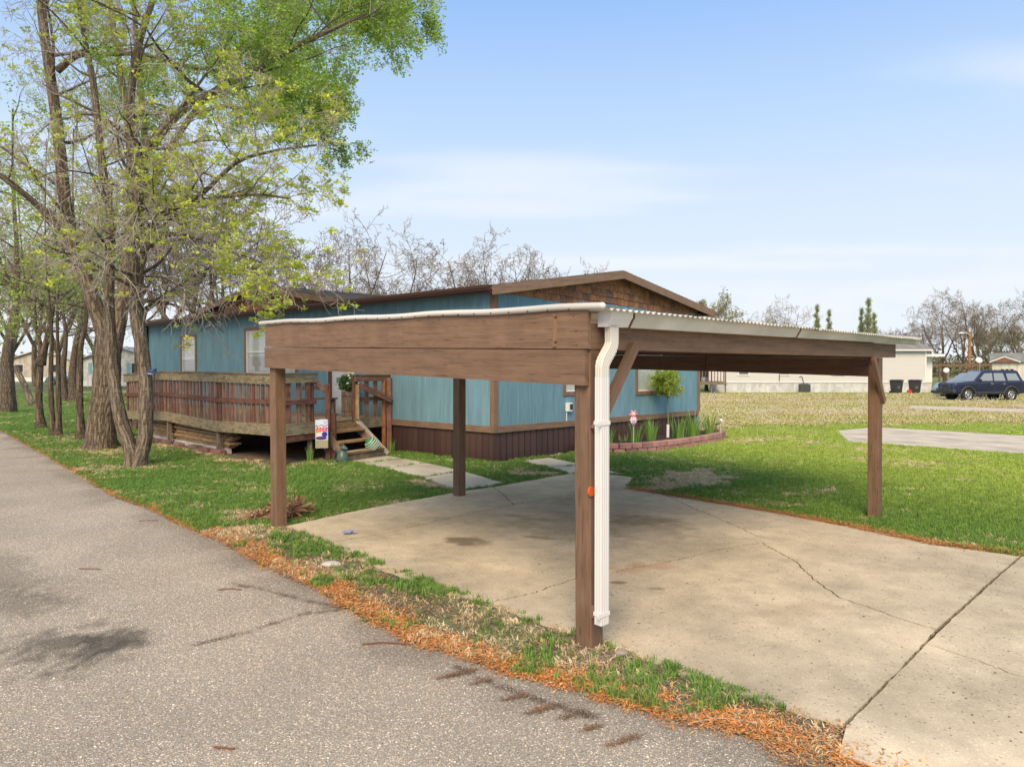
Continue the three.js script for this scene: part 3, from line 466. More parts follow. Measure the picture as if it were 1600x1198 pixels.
  for (let r = 0; r < 7; r++) { let x = -.1 - rnd() * .15; while (x < W) { const w = rr(.12, .30), x0 = Math.max(.05, x), x1 = Math.min(W - .05, x + w - .008); x += w; if (x1 - x0 < .04) continue; const yb = 3.70 - .034 * x0 + r * .165; const t0 = Math.min(yb + .21, under(x0) - .005), t1 = Math.min(yb + .21, under(x1) - .005), b = yb + rr(-.012, .012); if (Math.max(t0, t1) - b < .02) continue; const ta = Math.max(t0, b + .004), tb = Math.max(t1, b + .004), th = .022 + rr(0, .010);
    const zf = -.028; mesh('shingle', hexa([V(x0, b, zf + th + .018), V(x0, ta, zf + .012), V(x1, tb, zf + .012), V(x1, b, zf + th + .018), V(x0, b, zf), V(x0, ta, zf), V(x1, tb, zf), V(x1, b, zf)]), cedar[Math.floor(rnd() * cedar.length)], h); } }
  // trims
  const trimG = (x0, x1, p, q, d = .03) => mesh('trim_board', bx(x1 - x0, q - p, d, (x0 + x1) / 2, (p + q) / 2, d / 2 + .003, x1 - x0 > q - p ? 'x' : 'y'), M.trim, h);
  const trimS = (u0, u1, p, q, d = .03) => mesh('trim_board', bx(d, q - p, u1 - u0, -d / 2 - .003, (p + q) / 2, -(u0 + u1) / 2, u1 - u0 > q - p ? 'z' : 'y'), M.trim, h);
  trimG(.095, W - .02, y0, yT, .034); trimS(.0, L, y0, yT, .034);
  trimG(-.037, .092, y0 + .001, 3.72, .036); trimS(.0, .095, yT + .002, 3.70, .032); trimG(W - .10, W + .02, yT + .002, 3.70, .036);
  // skirting: ribbed vertical panels
  const sk = [M.skirt, M.skirt2, M.skirt3];
  const skG = [bx(.192, y0 + .06, .02, 0, 0, 0, 'y'), null], skR = bx(.03, y0 + .06, .034, 0, 0, 0, 'y');
  const skA = merge([bx(.192, y0 + .06, .02, 0, 0, 0, 'y'), bx(.026, y0 + .06, .016, -.083, 0, .012, 'y')]);
  for (let k = 0; k * .2 < W; k++) { const m = mesh('skirting_panel', skA, sk[Math.floor(rnd() * 3)], h); m.position.set(.1 + k * .2, (y0 - .06) / 2, -.028); }
  for (let k = 0; k * .2 < L - .1; k++) { const m = mesh('skirting_panel', skA, sk[Math.floor(rnd() * 3)], h); m.rotation.y = -Math.PI / 2; m.position.set(.028, (y0 - .06) / 2, -.1 - k * .2); }
  // windows: brown casing, white sash, glass, blind
  function window_(u0, u1, p, q, side, opt = {}) {
    const B = side ? sideBox : gableBox, w = new THREE.Group(); w.name = 'window'; h.add(w);
    const c = .095, casing = (n, a, b, e, f) => mesh(n, B(a, b, e, f, .004, .035), M.trim, w);
    casing('casing', u0 - c, u0, p - c, q + c); casing('casing', u1, u1 + c, p - c, q + c); casing('casing', u0 + .001, u1 - .001, q, q + c); casing('sill', u0 + .001, u1 - .001, p - c, p);
    const f = .04, parts = opt.split ? [[u0, (u0 + u1) / 2], [(u0 + u1) / 2, u1]] : [[u0, u1]];
    for (const [a, b] of parts) {
      mesh('frame', merge([B(a, a + f, p, q, -.05, .012), B(b - f, b, p, q, -.05, .012), B(a + f, b - f, q - f, q, -.05, .012), B(a + f, b - f, p, p + f, -.05, .012), ...(opt.rail ? [B(a + f, b - f, (p + q) / 2 - .02, (p + q) / 2 + .02, -.045, .008)] : [])]), opt.dark ? M.trim : M.white, w);
      mesh('pane', B(a + f, b - f, p + f, q - f, -.022, -.018), M.glass, w);
      const y1 = q - f, yb = opt.blind ?? p + f; if (yb < y1) { const sl = []; for (let y = yb + .02; y < y1; y += .045) sl.push(B(a + f + .01, b - f - .01, y, y + .040, -.062, -.055)); mesh('blind', merge(sl), M.blind, w); }
    }
  }
  window_(...gHoles[0], false, {}); window_(...gHoles[1], false, {});
  window_(...sHoles[0], true, { rail: true, blind: 2.30 }); window_(...sHoles[1], true, { rail: true, blind: 2.42, split: true });
  { // white entry door
    const [u0, u1, p, q] = sHoles[2]; const dr = new THREE.Group(); dr.name = 'door'; h.add(dr);
    mesh('leaf', merge([sideBox(u0 + .04, u1 - .04, p, q - .04, -.06, -.02), ...[[.95, 1.55], [1.7, 2.2], [2.3, 2.68]].map(([e, f]) => sideBox(u0 + .16, u1 - .16, e, f, -.02, -.012))]), std({ color: lin(.62, .64, .68), roughness: .5 }), dr);
    mesh('frame', merge([sideBox(u0 - .07, u0 + .04, p, q + .07, -.05, .035), sideBox(u1 - .04, u1 + .07, p, q + .07, -.05, .035), sideBox(u0 + .04, u1 - .04, q - .04, q + .07, -.05, .034)]), M.darkbrown, dr);
    mesh('handle', new THREE.SphereGeometry(.035, 12, 8).translate(.0, 1.75, -u0 - .12), M.steel, dr);
  }
  // electric outlet box on the gable wall
  { const o = new THREE.Group(); o.name = 'outlet_box'; h.add(o); mesh('housing', rbx(.17, .21, .09, .01).translate(2.50, 1.13, .06), M.white, o); mesh('cover', rbx(.09, .13, .02, .006).translate(2.53, 1.14, .112), M.black, o); mesh('conduit', cyl(.012, .012, .25, 2.45, .80, .03, 8), M.white, o); }
  // roof: two slopes in stepped courses, soffits, fascias, gutter
  const rf = new THREE.Group(); rf.name = 'roof'; h.add(rf);
  const half = W / 2 + ov, Ls = L + 2 * hz;
  const slopeY = x => 3.80 + slope * (half - Math.abs(x - W / 2));
  for (const sgn of [-1, 1]) {
    const n = 24, list = [];
    const X = s => W / 2 + sgn * (half - s);     // s measured from the eave up
    list.push(hexa([V(X(0), 3.74, hz), V(X(half), 3.74 + slope * half, hz), V(X(half), 3.80 + slope * half, hz), V(X(0), 3.80, hz), V(X(0), 3.74, hz - Ls), V(X(half), 3.74 + slope * half, hz - Ls), V(X(half), 3.80 + slope * half, hz - Ls), V(X(0), 3.80, hz - Ls)]));
    for (let k = 0; k < n; k++) { const s0 = half * k / n - (k ? 0 : .03), s1 = half * (k + 1) / n + .01, e = hz + .02; const ya = 3.80 + slope * s0, yb = 3.80 + slope * s1; list.push(hexa([V(X(s0), ya + .002, e), V(X(s1), yb + .002, e), V(X(s1), yb + .006, e), V(X(s0), ya + .014, e), V(X(s0), ya + .002, hz - Ls - .02), V(X(s1), yb + .002, hz - Ls - .02), V(X(s1), yb + .006, hz - Ls - .02), V(X(s0), ya + .014, hz - Ls - .02)])); }
    mesh('slope', merge(list), M.roof, rf);
    mesh('soffit', bx(ov - .03, .02, L + .1, sgn < 0 ? -ov / 2 : W + ov / 2, 3.70, -L / 2), M.darkbrown, rf);
    // rake fascia at the near gable
    const a0 = V(W / 2 + sgn * (half + .01), 3.60, hz), a1 = V(W / 2 + sgn * .0, 3.60 + slope * (half), hz), H = .20, t = .035;
    mesh('fascia', hexa([a0, a1, a1.clone().add(V(0, H, 0)), a0.clone().add(V(0, H, 0)), ...[a0, a1, a1.clone().add(V(0, H, 0)), a0.clone().add(V(0, H, 0))].map(v => v.clone().add(V(0, 0, t)))]), M.trim, rf);
    const b0 = a0.clone().add(V(0, .115, -.12)), b1 = a1.clone().add(V(0, .115, -.12)); mesh('soffit', hexa([b0, b1, b1.clone().add(V(0, .02, 0)), b0.clone().add(V(0, .02, 0)), ...[b0, b1, b1.clone().add(V(0, .02, 0)), b0.clone().add(V(0, .02, 0))].map(v => v.clone().add(V(0, 0, -.2)))].map(v => v.clone().add(V(0, 0, .115)))), M.darkbrown, rf);
    mesh('fascia', bx(.03, .16, L + .3, W / 2 + sgn * (half - .02), 3.73, -L / 2 + .1, 'z'), M.gutterBrown, rf);
  }
  const gp = [[0, .115], [0, 0], [.08, 0], [.09, .02], [.115, .06], [.125, .115], [.112, .115], [.085, .03], [.01, .012], [.01, .115]];
  const gl = mesh('gutter', sweep(gp, [-ov - .005, 3.69, -L], [-ov - .005, 3.695, .24]).translate(0, 0, 0), M.gutterBrown, rf);
  gl.geometry.scale(1, 1, 1);
  mesh('downspout', merge([bx(.07, 3.2, .06, -.06, 2.1, -L + .12, 'y'), bx(.36, .06, .06, -.2, 3.68, -L + .12)]), M.black, rf);
  mesh('vent_pipe', cyl(.035, .035, .75, .9, 3.9, -16.3, 10), M.black, rf);
  // cross gable over the entry side
  { const z0 = -14.75, z1 = -4.95, zc = (z0 + z1) / 2, hw = (z1 - z0) / 2, top = 4.60, b = 3.83, sl = (top - b) / hw, xf = -ov - .04;
    const cg = [];
    for (const s of [-1, 1]) {
      const n = 22; const list = [hexa([V(xf, b - .06, zc + s * hw), V(xf, top - .06, zc), V(xf, top, zc), V(xf, b, zc + s * hw), V(4.3, b - .06, zc + s * hw), V(4.3, top - .06, zc), V(4.3, top, zc), V(4.3, b, zc + s * hw)])];
      for (let k = 0; k < n; k++) { const q0 = hw * k / n, q1 = hw * (k + 1) / n + .01, ya = b + sl * q0, yb = b + sl * q1, zz = q => zc + s * (hw - q); list.push(hexa([V(xf - .02, ya + .002, zz(q0)), V(xf - .02, yb + .002, zz(q1)), V(xf - .02, yb + .006, zz(q1)), V(xf - .02, ya + .014, zz(q0)), V(4.35, ya + .002, zz(q0)), V(4.35, yb + .002, zz(q1)), V(4.35, yb + .006, zz(q1)), V(4.35, ya + .014, zz(q0))])); }
      mesh('gable_slope', merge(list), M.roof, rf);
      const a0 = V(xf - .03, b - .17, zc + s * hw), a1 = V(xf - .03, top - .17, zc), H = V(0, .16, 0), t = V(.03, 0, 0); mesh('fascia', hexa([a0, a1, a1.clone().add(H), a0.clone().add(H), ...[a0, a1, a1.clone().add(H), a0.clone().add(H)].map(v => v.clone().add(t))]), M.trim, rf);
    }
    const s = new THREE.Shape([[-hw + .15, 3.70], [hw - .15, 3.70], [hw - .15, b - .05], [0, top - .07], [-hw + .15, b - .05]].map(p => new THREE.Vector2(...p)));
    mesh('gable_face', metric(new THREE.ExtrudeGeometry(s, { depth: .06, bevelEnabled: false }).rotateY(-Math.PI / 2).translate(-.02, 0, zc)), M.darkbrown, rf);
    for (let r = 0; r < 5; r++) { const yb = 3.82 + r * .165; let z = z0; while (z < z1) { const w = rr(.14, .32), za = z + .004, zb = z + w - .004; z += w; const yy = q => Math.min(yb + .2, b - .07 + sl * (hw - Math.abs(q - zc))); const ta = yy(za), tb = yy(zb); if (Math.min(ta, tb) - yb < .02) continue; mesh('shingle', hexa([V(-.115, yb, za), V(-.09, ta, za), V(-.09, tb, zb), V(-.115, yb, zb), V(-.082, yb, za), V(-.082, ta, za), V(-.082, tb, zb), V(-.082, yb, zb)]), cedar[Math.floor(rnd() * cedar.length)], h); } }
  }
}

function upright(p, q, along, thick, dir) { const L = q.y - p.y, a = Math.atan2(-dir[1], dir[0]), g = bx(along, L, thick, 0, 0, 0, 'y').rotateY(a), m = p.clone().add(q).multiplyScalar(.5); g.applyMatrix4(new THREE.Matrix4().set(1, (q.x - p.x) / L, 0, 0, 0, 1, 0, 0, 0, (q.z - p.z) / L, 1, 0, 0, 0, 0, 1)); return g.translate(m.x, m.y, m.z); }
// ---------------------------------------------------------------- deck with plank railing, steps and ramp side
{
  const D = thing('deck', 'weathered reddish wooden deck with plank railing along the blue wall', 'deck', [-7.3, 0, -19.6]);
  const dv = [P3[0] - Q0[0], P3[1] - Q0[1]], DL = Math.hypot(...dv), dn = [dv[0] / DL, dv[1] / DL], out = [dn[1], -dn[0]];   // outward = away from the house
  const sgn = ((T0[0] - Q0[0]) * out[0] + (T0[1] - Q0[1]) * out[1]) > 0 ? -1 : 1, on = [out[0] * sgn, out[1] * sgn];
  const O = (t, y, k = 0) => V(Q0[0] + dn[0] * t + on[0] * k, y, Q0[1] + dn[1] * t + on[1] * k);
  const keys = [[0, .90], [3.07, .815], [6.38, .905], [DL, .80]], rimY = t => { for (let i = 0; i < 3; i++) if (t <= keys[i + 1][0] + 1e-6) return mixf(keys[i][1], keys[i + 1][1], clamp((t - keys[i][0]) / (keys[i + 1][0] - keys[i][0]))); return .8; };
  const railK = [[0, 1.935], [3.07, 1.955], [6.38, 1.97], [DL, 1.87]], railY = t => { for (let i = 0; i < 3; i++) if (t <= railK[i + 1][0] + 1e-6) return mixf(railK[i][1], railK[i + 1][1], clamp((t - railK[i][0]) / (railK[i + 1][0] - railK[i][0]))); return 1.87; };
  const reds = [M.redwood, M.redwood2, M.redwood3, M.redwood2, M.redwood3];
  for (let i = 0; i < 3; i++) { const a = keys[i][0], b = keys[i + 1][0]; wpart('rim_board', beam(O(a, keys[i][1] - .125, .02), O(b - .004, keys[i + 1][1] - .125, .02), .045, .25), M.grayrail, D);
    wpart('top_rail', beam(O(a, railK[i][1] - .115, .055), O(b - .004, railK[i + 1][1] - .115, .055), .045, .20), M.grayrail, D); wpart('rail_cap', beam(O(a - .03, railK[i][1] + .004, .03), O(b, railK[i + 1][1] + .004, .03), .14, .034), M.greywood, D);
    wpart('middle_rail', beam(O(a, mixf(keys[i][1], railK[i][1], .44), .052), O(b - .004, mixf(keys[i + 1][1], railK[i + 1][1], .44), .052), .036, .10), M.redwood, D); }
  for (let t = .16; t < DL - .05; t += .222) { const y0 = rimY(t) - .02 + rr(-.015, .015), y1 = railY(t) - .05; wpart('baluster', upright(O(t + rr(-.014, .014), y0, .016), O(t, y1, .016), .124 + rr(-.01, .006), .024, dn), reds[Math.floor(rnd() * 5)], D); }
  // posts under and through the outer edge
  for (const t of [.05, 3.07, 6.30, DL - .1]) { wpart('deck_post', upright(O(t, -.15, -.06), O(t, rimY(t) - .02, -.06), .1, .1, dn), M.greywood, D); }
  for (const t of [.06, 3.0, 6.38, DL - .05]) wpart('rail_post', upright(O(t, rimY(t) + .0, -.045), O(t, railY(t) - .02, -.045), .09, .09, dn), M.redwood, D);
  // end side: return panel, steps opening, right panel
  const ev = [T0[0] - Q0[0], T0[1] - Q0[1]], EL = Math.hypot(...ev), en = [ev[0] / EL, ev[1] / EL], sn = [-en[1], en[0]]; // sn: the way the steps run down
  const sg = (sn[0] * .9 + sn[1] * .44) > 0 ? 1 : -1; sn[0] *= sg; sn[1] *= sg;
  const E = (t, y, k = 0) => V(Q0[0] + en[0] * t + sn[0] * k, y, Q0[1] + en[1] * t + sn[1] * k);
  const dk = .87, tP = 1.07, tR = 2.36;
  wpart('rim_board', beam(E(.03, dk - .11, .022), E(tP + .05, dk - .11, .022), .045, .25), M.grayrail, D);
  wpart('rim_board', beam(E(.03, dk - .32, .0), E(tP + .1, dk - .30, .0), .05, .13), M.redwood, D);
  wpart('top_rail', beam(E(.0, 1.84, .052), E(tP + .02, 1.84, .052), .045, .185), M.grayrail, D); wpart('rail_cap', beam(E(-.03, 1.95, .03), E(tP + .03, 1.95, .03), .14, .03), M.greywood, D);
  wpart('middle_rail', beam(E(.0, 1.33, .05), E(tP, 1.33, .05), .036, .10), M.redwood, D);
  for (const t of [.30, .60, .86]) wpart('baluster', upright(E(t, dk - .05, .014), E(t, 1.80, .014), .135, .024, en), reds[Math.floor(rnd() * 5)], D);
  for (const t of [.08, tP - .05]) wpart('rail_post', beam(E(t, dk - .2, -.04), E(t, 1.88, -.04), .09, .09), M.redwood, D);
  wpart('deck_post', beam(E(tP - .05, -.1, -.08), E(tP - .05, .75, -.08), .1, .1), M.greywood, D); wpart('deck_post', beam(E(.25, -.1, -.1), E(.25, .7, -.1), .1, .1), M.greywood, D);
  // right panel between the steps and the wall
  wpart('rim_board', beam(E(tR, dk - .12, .02), E(EL - .05, dk - .12, .02), .045, .24), M.grayrail, D);
  wpart('top_rail', beam(E(tR - .02, 1.82, .05), E(EL + .14, 1.82, .05), .045, .14), M.redwood2, D); wpart('rail_cap', beam(E(tR - .05, 1.905, .02), E(EL + .2, 1.905, .02), .14, .03), M.redwood3, D);
  wpart('middle_rail', beam(E(tR, 1.32, .05), E(EL - .05, 1.32, .05), .036, .10), M.redwood, D);
  for (const t of [tR + .42, tR + .74]) wpart('baluster', upright(E(t, dk - .05, .014), E(t, 1.78, .014), .135, .024, en), reds[Math.floor(rnd() * 5)], D);
  wpart('rail_post', beam(E(tR + .03, dk - .05, -.03), E(tR + .03, 1.85, -.03), .09, .09), M.redwood, D); wpart('rail_post', beam(E(tR + .0, dk, .10), E(tR + .0, 1.68, .10), .04, .085), M.tan, D);
  wpart('rail_post', beam(E(EL - .12, -.1, .04), E(EL - .12, 1.80, .04), .09, .09), std({ color: lin(.36, .13, .05), map: oldTex, roughness: .9 }), D); wpart('rail_post', beam(E(EL + .01, -.1, .10), E(EL + .01, 1.82, .10), .09, .12), M.redwood2, D);
  // sloping hand rails
  wpart('hand_rail', beam(E(tR + .02, 1.66, .13), E(EL - .02, 1.28, .19), .04, .13), M.redwood2, D);
  wpart('hand_rail', beam(E(tP - .02, 1.80, .02), E(tP + .22, 1.55, .16), .035, .12), M.redwood3, D);
  // tall and short newel by the steps
  const nl = E(tP + .18, 0, .24); wpart('newel_post', beam([nl.x, -.1, nl.z], [nl.x, 1.72, nl.z], .10, .10), M.redwood, D);
  const n2 = E(tP + .30, 0, .27); wpart('newel_post', beam([n2.x, -.1, n2.z], [n2.x, 1.06, n2.z], .12, .12), M.redwood, D);
  wpart('stair_brace', beam(E(tP + .0, .52, .15), E(tP + .22, .1, .24), .03, .06), M.redwood3, D);
  // treads and stringers
  for (let k = 0; k < 3; k++) { const y = dk - .02 - (k + 1) * .215, z = .13 + k * .25; const w0 = tP + .22, w1 = tR + .02 + k * .05;
    wpart('tread', beam(E(w0, y, z), E(w1, y, z), .155, .042), k === 2 ? M.pale : M.tan, D); wpart('tread', beam(E(w0, y, z + .125), E(w1, y, z + .125), .09, .042), M.tan2, D);
    if (k === 2) wpart('riser', beam(E(w0, y / 2 - .03, z + .11), E(w1, y / 2 - .03, z + .11), .04, y - .01), M.greywood, D); }
  wpart('riser', beam(E(tP + .2, dk - .15, .03), E(tR + .0, dk - .15, .03), .03, .2), M.tan2, D);
  wpart('stringer', beam(E(tR + .04, dk - .03, .05), E(tR + .20, .08, .86), .045, .09), M.pale, D); wpart('stringer', beam(E(tR + .02, dk - .17, .06), E(tR + .16, .03, .74), .04, .17), M.redwood3, D);
  wpart('stringer', beam(E(tP + .2, dk - .17, .06), E(tP + .24, .03, .74), .04, .17), M.redwood3, D);
  // floor planks from the outer edge to the wall
  const n = 66; for (let k = 0; k < n; k++) { const s0 = (k + .03) / n, s1 = (k + .97) / n, q = (s, e) => { const o = O(s * DL, 0, -.01), i = [mixf(T0[0], W3[0], s), mixf(T0[1], W3[1], s)]; return e ? V(i[0], 0, i[1]) : o; };
    const yy = s => rimY(s * DL) * .0 + mixf(dk, .80, s) - .012; const pts = [q(s0, 0), q(s0, 1), q(s1, 1), q(s1, 0)]; const lo = pts.map((v, i) => V(v.x, yy(i < 2 ? s0 : s1) - .03, v.z)), hi = pts.map((v, i) => V(v.x, yy(i < 2 ? s0 : s1), v.z));
    wpart('floor_plank', hexa([lo[0], lo[1], hi[1], hi[0], lo[3], lo[2], hi[2], hi[3]]), k % 3 ? M.tan : M.greywood, D); }
  // ---- things stored beneath
  const mats = [M.tan, M.tan2, M.tan, M.tan2];
  const lumber = (t0, t1, k, y, i, lab) => { const a = O(t0, y, -k), b = O(t1, y + .02, -k); const c = a.clone().add(b).multiplyScalar(.5); solo('lumber_plank', beam(a, b, .24 + rr(-.05, .05), .042).translate(-c.x, -c.y, -c.z), mats[i % 4], lab, 'plank', c.toArray(), 0, 'planks stacked under the deck'); }; const nth = ['lowest', 'second', 'third', 'fourth', 'fifth', 'sixth', 'seventh', 'eighth', 'ninth', 'topmost'];
  for (let i = 0; i < 10; i++) lumber(2.95 - (i % 3) * .12, 6.25 + (i % 2) * .12, .32 + rr(-.02, .02), .17 + i * .049, i, `${nth[i]} tan plank from the ground in the stack between the two nearest deck posts`);
  for (let i = 0; i < 9; i++) lumber(6.5 + (i % 2) * .1, 9.3 - (i % 3) * .1, .34 + rr(-.02, .02), .17 + i * .049, i, `${nth[i]} tan plank from the ground in the farther stack behind the forked tree`);
  { const a = O(2.9, .085, -.24), b = O(8.9, .085, -.24), c = a.clone().add(b).multiplyScalar(.5); solo('white_board', beam(a, b, .10, .12).translate(-c.x, -c.y, -c.z), std({ color: lin(.66, .65, .63), map: mottle }), 'long white board at the foot of the stacked planks', 'board', c.toArray()); }
  for (let i = 0; i < 7; i++) { const t = 3.0 + i * .8 + rr(-.25, .25), p = O(t, .045, .0 + rr(-.05, .05)); solo('edging_stone', rbx(.42, .14 + rr(0, .05), .19, .03), std({ color: lin(.30 + rr(-.04, .04), .155, .135), map: mottle, roughness: .95 }), 'dull red edging stone in the row lying along the front of the plank stack', 'stone', p.toArray(), Math.atan2(-dn[1], dn[0]) + rr(-.15, .15), 'red stones under the deck'); }
}
// ---------------------------------------------------------------- trees
class Wood {
  constructor() { this.p = []; this.n = []; this.u = []; this.i = []; }
  tube(pts, rad, sides, flare = 0) {
    const base = this.p.length / 3, m = pts.length; let up = V(0, 0, 1), len = 0;
    for (let j = 0; j < m; j++) {
      const d = pts[Math.min(m - 1, j + 1)].clone().sub(pts[Math.max(0, j - 1)]).normalize(); const s = V().crossVectors(d, Math.abs(d.z) > .9 ? V(1, 0, 0) : up).normalize(), t = V().crossVectors(s, d);
      if (j) len += pts[j].distanceTo(pts[j - 1]);
      for (let k = 0; k <= sides; k++) {
        const a = k / sides * 2 * Math.PI, c = Math.cos(a), q = Math.sin(a); let r = rad[j];
        if (flare) { r *= 1 + (hash(k % sides, Math.floor(len * 2.2), 3) - .5) * .16; if (j < 3) r *= 1 + flare * (1 - j / 3) * (.4 + .9 * Math.abs(Math.sin(a * 2.5 + 1))); }
        const nx = s.x * c + t.x * q, ny = s.y * c + t.y * q, nz = s.z * c + t.z * q;
        this.p.push(pts[j].x + nx * r, pts[j].y + ny * r, pts[j].z + nz * r); this.n.push(nx, ny, nz); this.u.push(k / sides * Math.max(1, Math.round(rad[0] * 2 * Math.PI / .6)), len / 1.2);
      }
    }
    for (let j = 0; j < m - 1; j++) for (let k = 0; k < sides; k++) { const a = base + j * (sides + 1) + k, b = a + sides + 1; this.i.push(a, b, a + 1, a + 1, b, b + 1); }
  }
  geo(off = V(0, 0, 0)) { const g = new THREE.BufferGeometry(), p = this.p; for (let k = 0; k < p.length; k += 3) { p[k] -= off.x; p[k + 1] -= off.y; p[k + 2] -= off.z; } g.setAttribute('position', new THREE.Float32BufferAttribute(p, 3)); g.setAttribute('normal', new THREE.Float32BufferAttribute(this.n, 3)); g.setAttribute('uv', new THREE.Float32BufferAttribute(this.u, 2)); g.setIndex(this.i); return g; }
}
const smoothPts = (pts, n) => new THREE.CatmullRomCurve3(pts.map(p => p.isVector3 ? p : V(...p))).getPoints(n);
const randDir = () => { const z = rr(-1, 1), a = rr(0, 2 * Math.PI), r = Math.sqrt(1 - z * z); return V(r * Math.cos(a), z, r * Math.sin(a)); };
// branch with children; cfg: per-level arrays
function grow(wood, twigs, leaves, p, dir, len, r, lev, cfg) {
  const n = [6, 6, 5, 4, 3][lev] ?? 3, pts = [p.clone()], rad = [r]; let d = dir.clone().normalize();
  const trop = cfg.trop[lev] ?? 0;
  for (let k = 1; k <= n; k++) { d.addScaledVector(randDir(), cfg.wig[lev] ?? .25).addScaledVector(V(0, 1, 0), trop).normalize(); pts.push(pts[k - 1].clone().addScaledVector(d, len / n)); rad.push(Math.max(cfg.minR, r * (1 - .8 * k / n))); }
  (lev >= cfg.twigFrom ? twigs : wood).tube(pts, rad, [8, 6, 5, 3, 3][lev] ?? 3);
  if (lev >= cfg.max) { if (leaves) { const m = cfg.leafN ?? 1; for (let q = 0; q < m; q++) if (rnd() < (cfg.leafP ?? 1)) { const k = Math.floor(rr(1, n + .99)); leaves.push(pts[k].clone().addScaledVector(randDir(), cfg.leafJ ?? .05)); } } return; }
  const kids = cfg.kids[lev];
  for (let q = 0; q < kids; q++) {
    const t = mixf(cfg.start ?? .2, 1, (q + rnd()) / kids), x = t * n, k = Math.min(n - 1, Math.floor(x)), P = pts[k].clone().lerp(pts[k + 1], x - k), along = pts[k + 1].clone().sub(pts[k]).normalize();
    const side = V().crossVectors(along, randDir()).normalize(); const nd = along.multiplyScalar(cfg.fwd[lev] ?? .7).add(side.multiplyScalar(1)).normalize();
    grow(wood, twigs, leaves, P, nd, len * (cfg.ratio[lev] ?? .55) * rr(.65, 1.2) * (1.1 - .45 * t), Math.max(cfg.minR, mixf(rad[k], rad[k + 1], x - k) * (cfg.thin ?? .55)), lev + 1, cfg);
  }
}
const bark = (r, g, b) => std({ color: lin(r, g, b), map: barkTex, bumpMap: barkBump, bumpScale: .03, roughness: .95 });
const barkA = bark(.54, .45, .36), barkB = bark(.46, .38, .305), barkC = bark(.60, .52, .43), twigMat = std({ color: lin(.33, .28, .235), roughness: .9 }), twigPale = std({ color: lin(.42, .375, .33), roughness: .9 }), twigDark = std({ color: lin(.24, .20, .17), roughness: .9 });
const leafMat = new THREE.MeshPhysicalMaterial({ color: lin(1, 1, 1), roughness: .7, transmission: .5, thickness: 0, side: THREE.DoubleSide });
// a spray of young leaves
function leafSpray(n, size, spread, droop = 0) {
  const pos = [], idx = []; for (let k = 0; k < n; k++) { const c = randDir().multiplyScalar(spread * Math.cbrt(rnd())), d = randDir(); d.y = d.y * .6 - droop; d.normalize(); const s = V().crossVectors(d, randDir()).normalize(), nn = V().crossVectors(d, s), L = size * rr(.7, 1.25), w = L * rr(.26, .4), b = pos.length / 3;
    const A = c, B = c.clone().addScaledVector(d, L * .45).addScaledVector(s, w).addScaledVector(nn, L * .08), C = c.clone().addScaledVector(d, L), E = c.clone().addScaledVector(d, L * .45).addScaledVector(s, -w).addScaledVector(nn, L * .08); for (const v of [A, B, C, E]) pos.push(v.x, v.y, v.z); idx.push(b, b + 1, b + 2, b, b + 2, b + 3); }
  const g = new THREE.BufferGeometry(); g.setAttribute('position', new THREE.Float32BufferAttribute(pos, 3)); g.setIndex(idx); g.computeVertexNormals(); g.setAttribute('uv', new THREE.Float32BufferAttribute(new Float32Array(pos.length / 3 * 2), 2)); return g;
}
rnd = mulberry(303);
const sprays = { young: leafSpray(10, .075, .075), fine: leafSpray(14, .055, .13, .4), broad: leafSpray(10, .10, .16) };
function scatter(name, geo, mat, pts, parent, off, color, s0 = .7, s1 = 1.35) {
  const m = new THREE.InstancedMesh(geo, mat, pts.length), M4 = new THREE.Matrix4(), q = new THREE.Quaternion(), e = new THREE.Euler(), C = new THREE.Color(); m.name = name; m.castShadow = m.receiveShadow = true;
  pts.forEach((p, i) => { e.set(rr(-.5, .5), rr(0, 6.28), rr(-.5, .5)); q.setFromEuler(e); const s = rr(s0, s1); M4.compose(V(p.x - off.x, p.y - off.y, p.z - off.z), q, V(s, s, s)); m.setMatrixAt(i, M4); const c = color(p); C.setRGB(c[0], c[1], c[2]); m.setColorAt(i, C); });
  stuff(m); if (parent) parent.add(m); return m;
}
const youngCol = () => { const k = rr(.75, 1.2), y = rnd(); return [mixf(.50, .70, y) * k, mixf(.64, .74, y) * k, mixf(.08, .07, y) * k]; };
const greenCol = () => { const k = rr(.7, 1.2), y = rnd(); return [mixf(.30, .48, y) * k, mixf(.50, .63, y) * k, mixf(.07, .08, y) * k]; };

function bigTree(name, label, base, trunks, matl, group) {
  const t = thing(name, label, 'tree', base, 0, group), off = t.position; return { t, off, trunk(pts, r0, r1, sides = 14, flare = 0, n = 26, nm = 'trunk') { const w = new Wood(), P = smoothPts(pts, n); w.tube(P, P.map((_, k) => mixf(r0, r1, Math.pow(k / (P.length - 1), .8))), sides, flare); mesh(nm, w.geo(off), matl, t); return P; } };
}
const BR = { trop: [.03, .05, .03, -.02, -.06], wig: [.16, .22, .28, .32, .35], fwd: [.55, .75, .8, .8], ratio: [.55, .6, .55, .55], kids: [7, 6, 5, 4], minR: .0042, twigFrom: 2, max: 4, thin: .55, start: .18 };
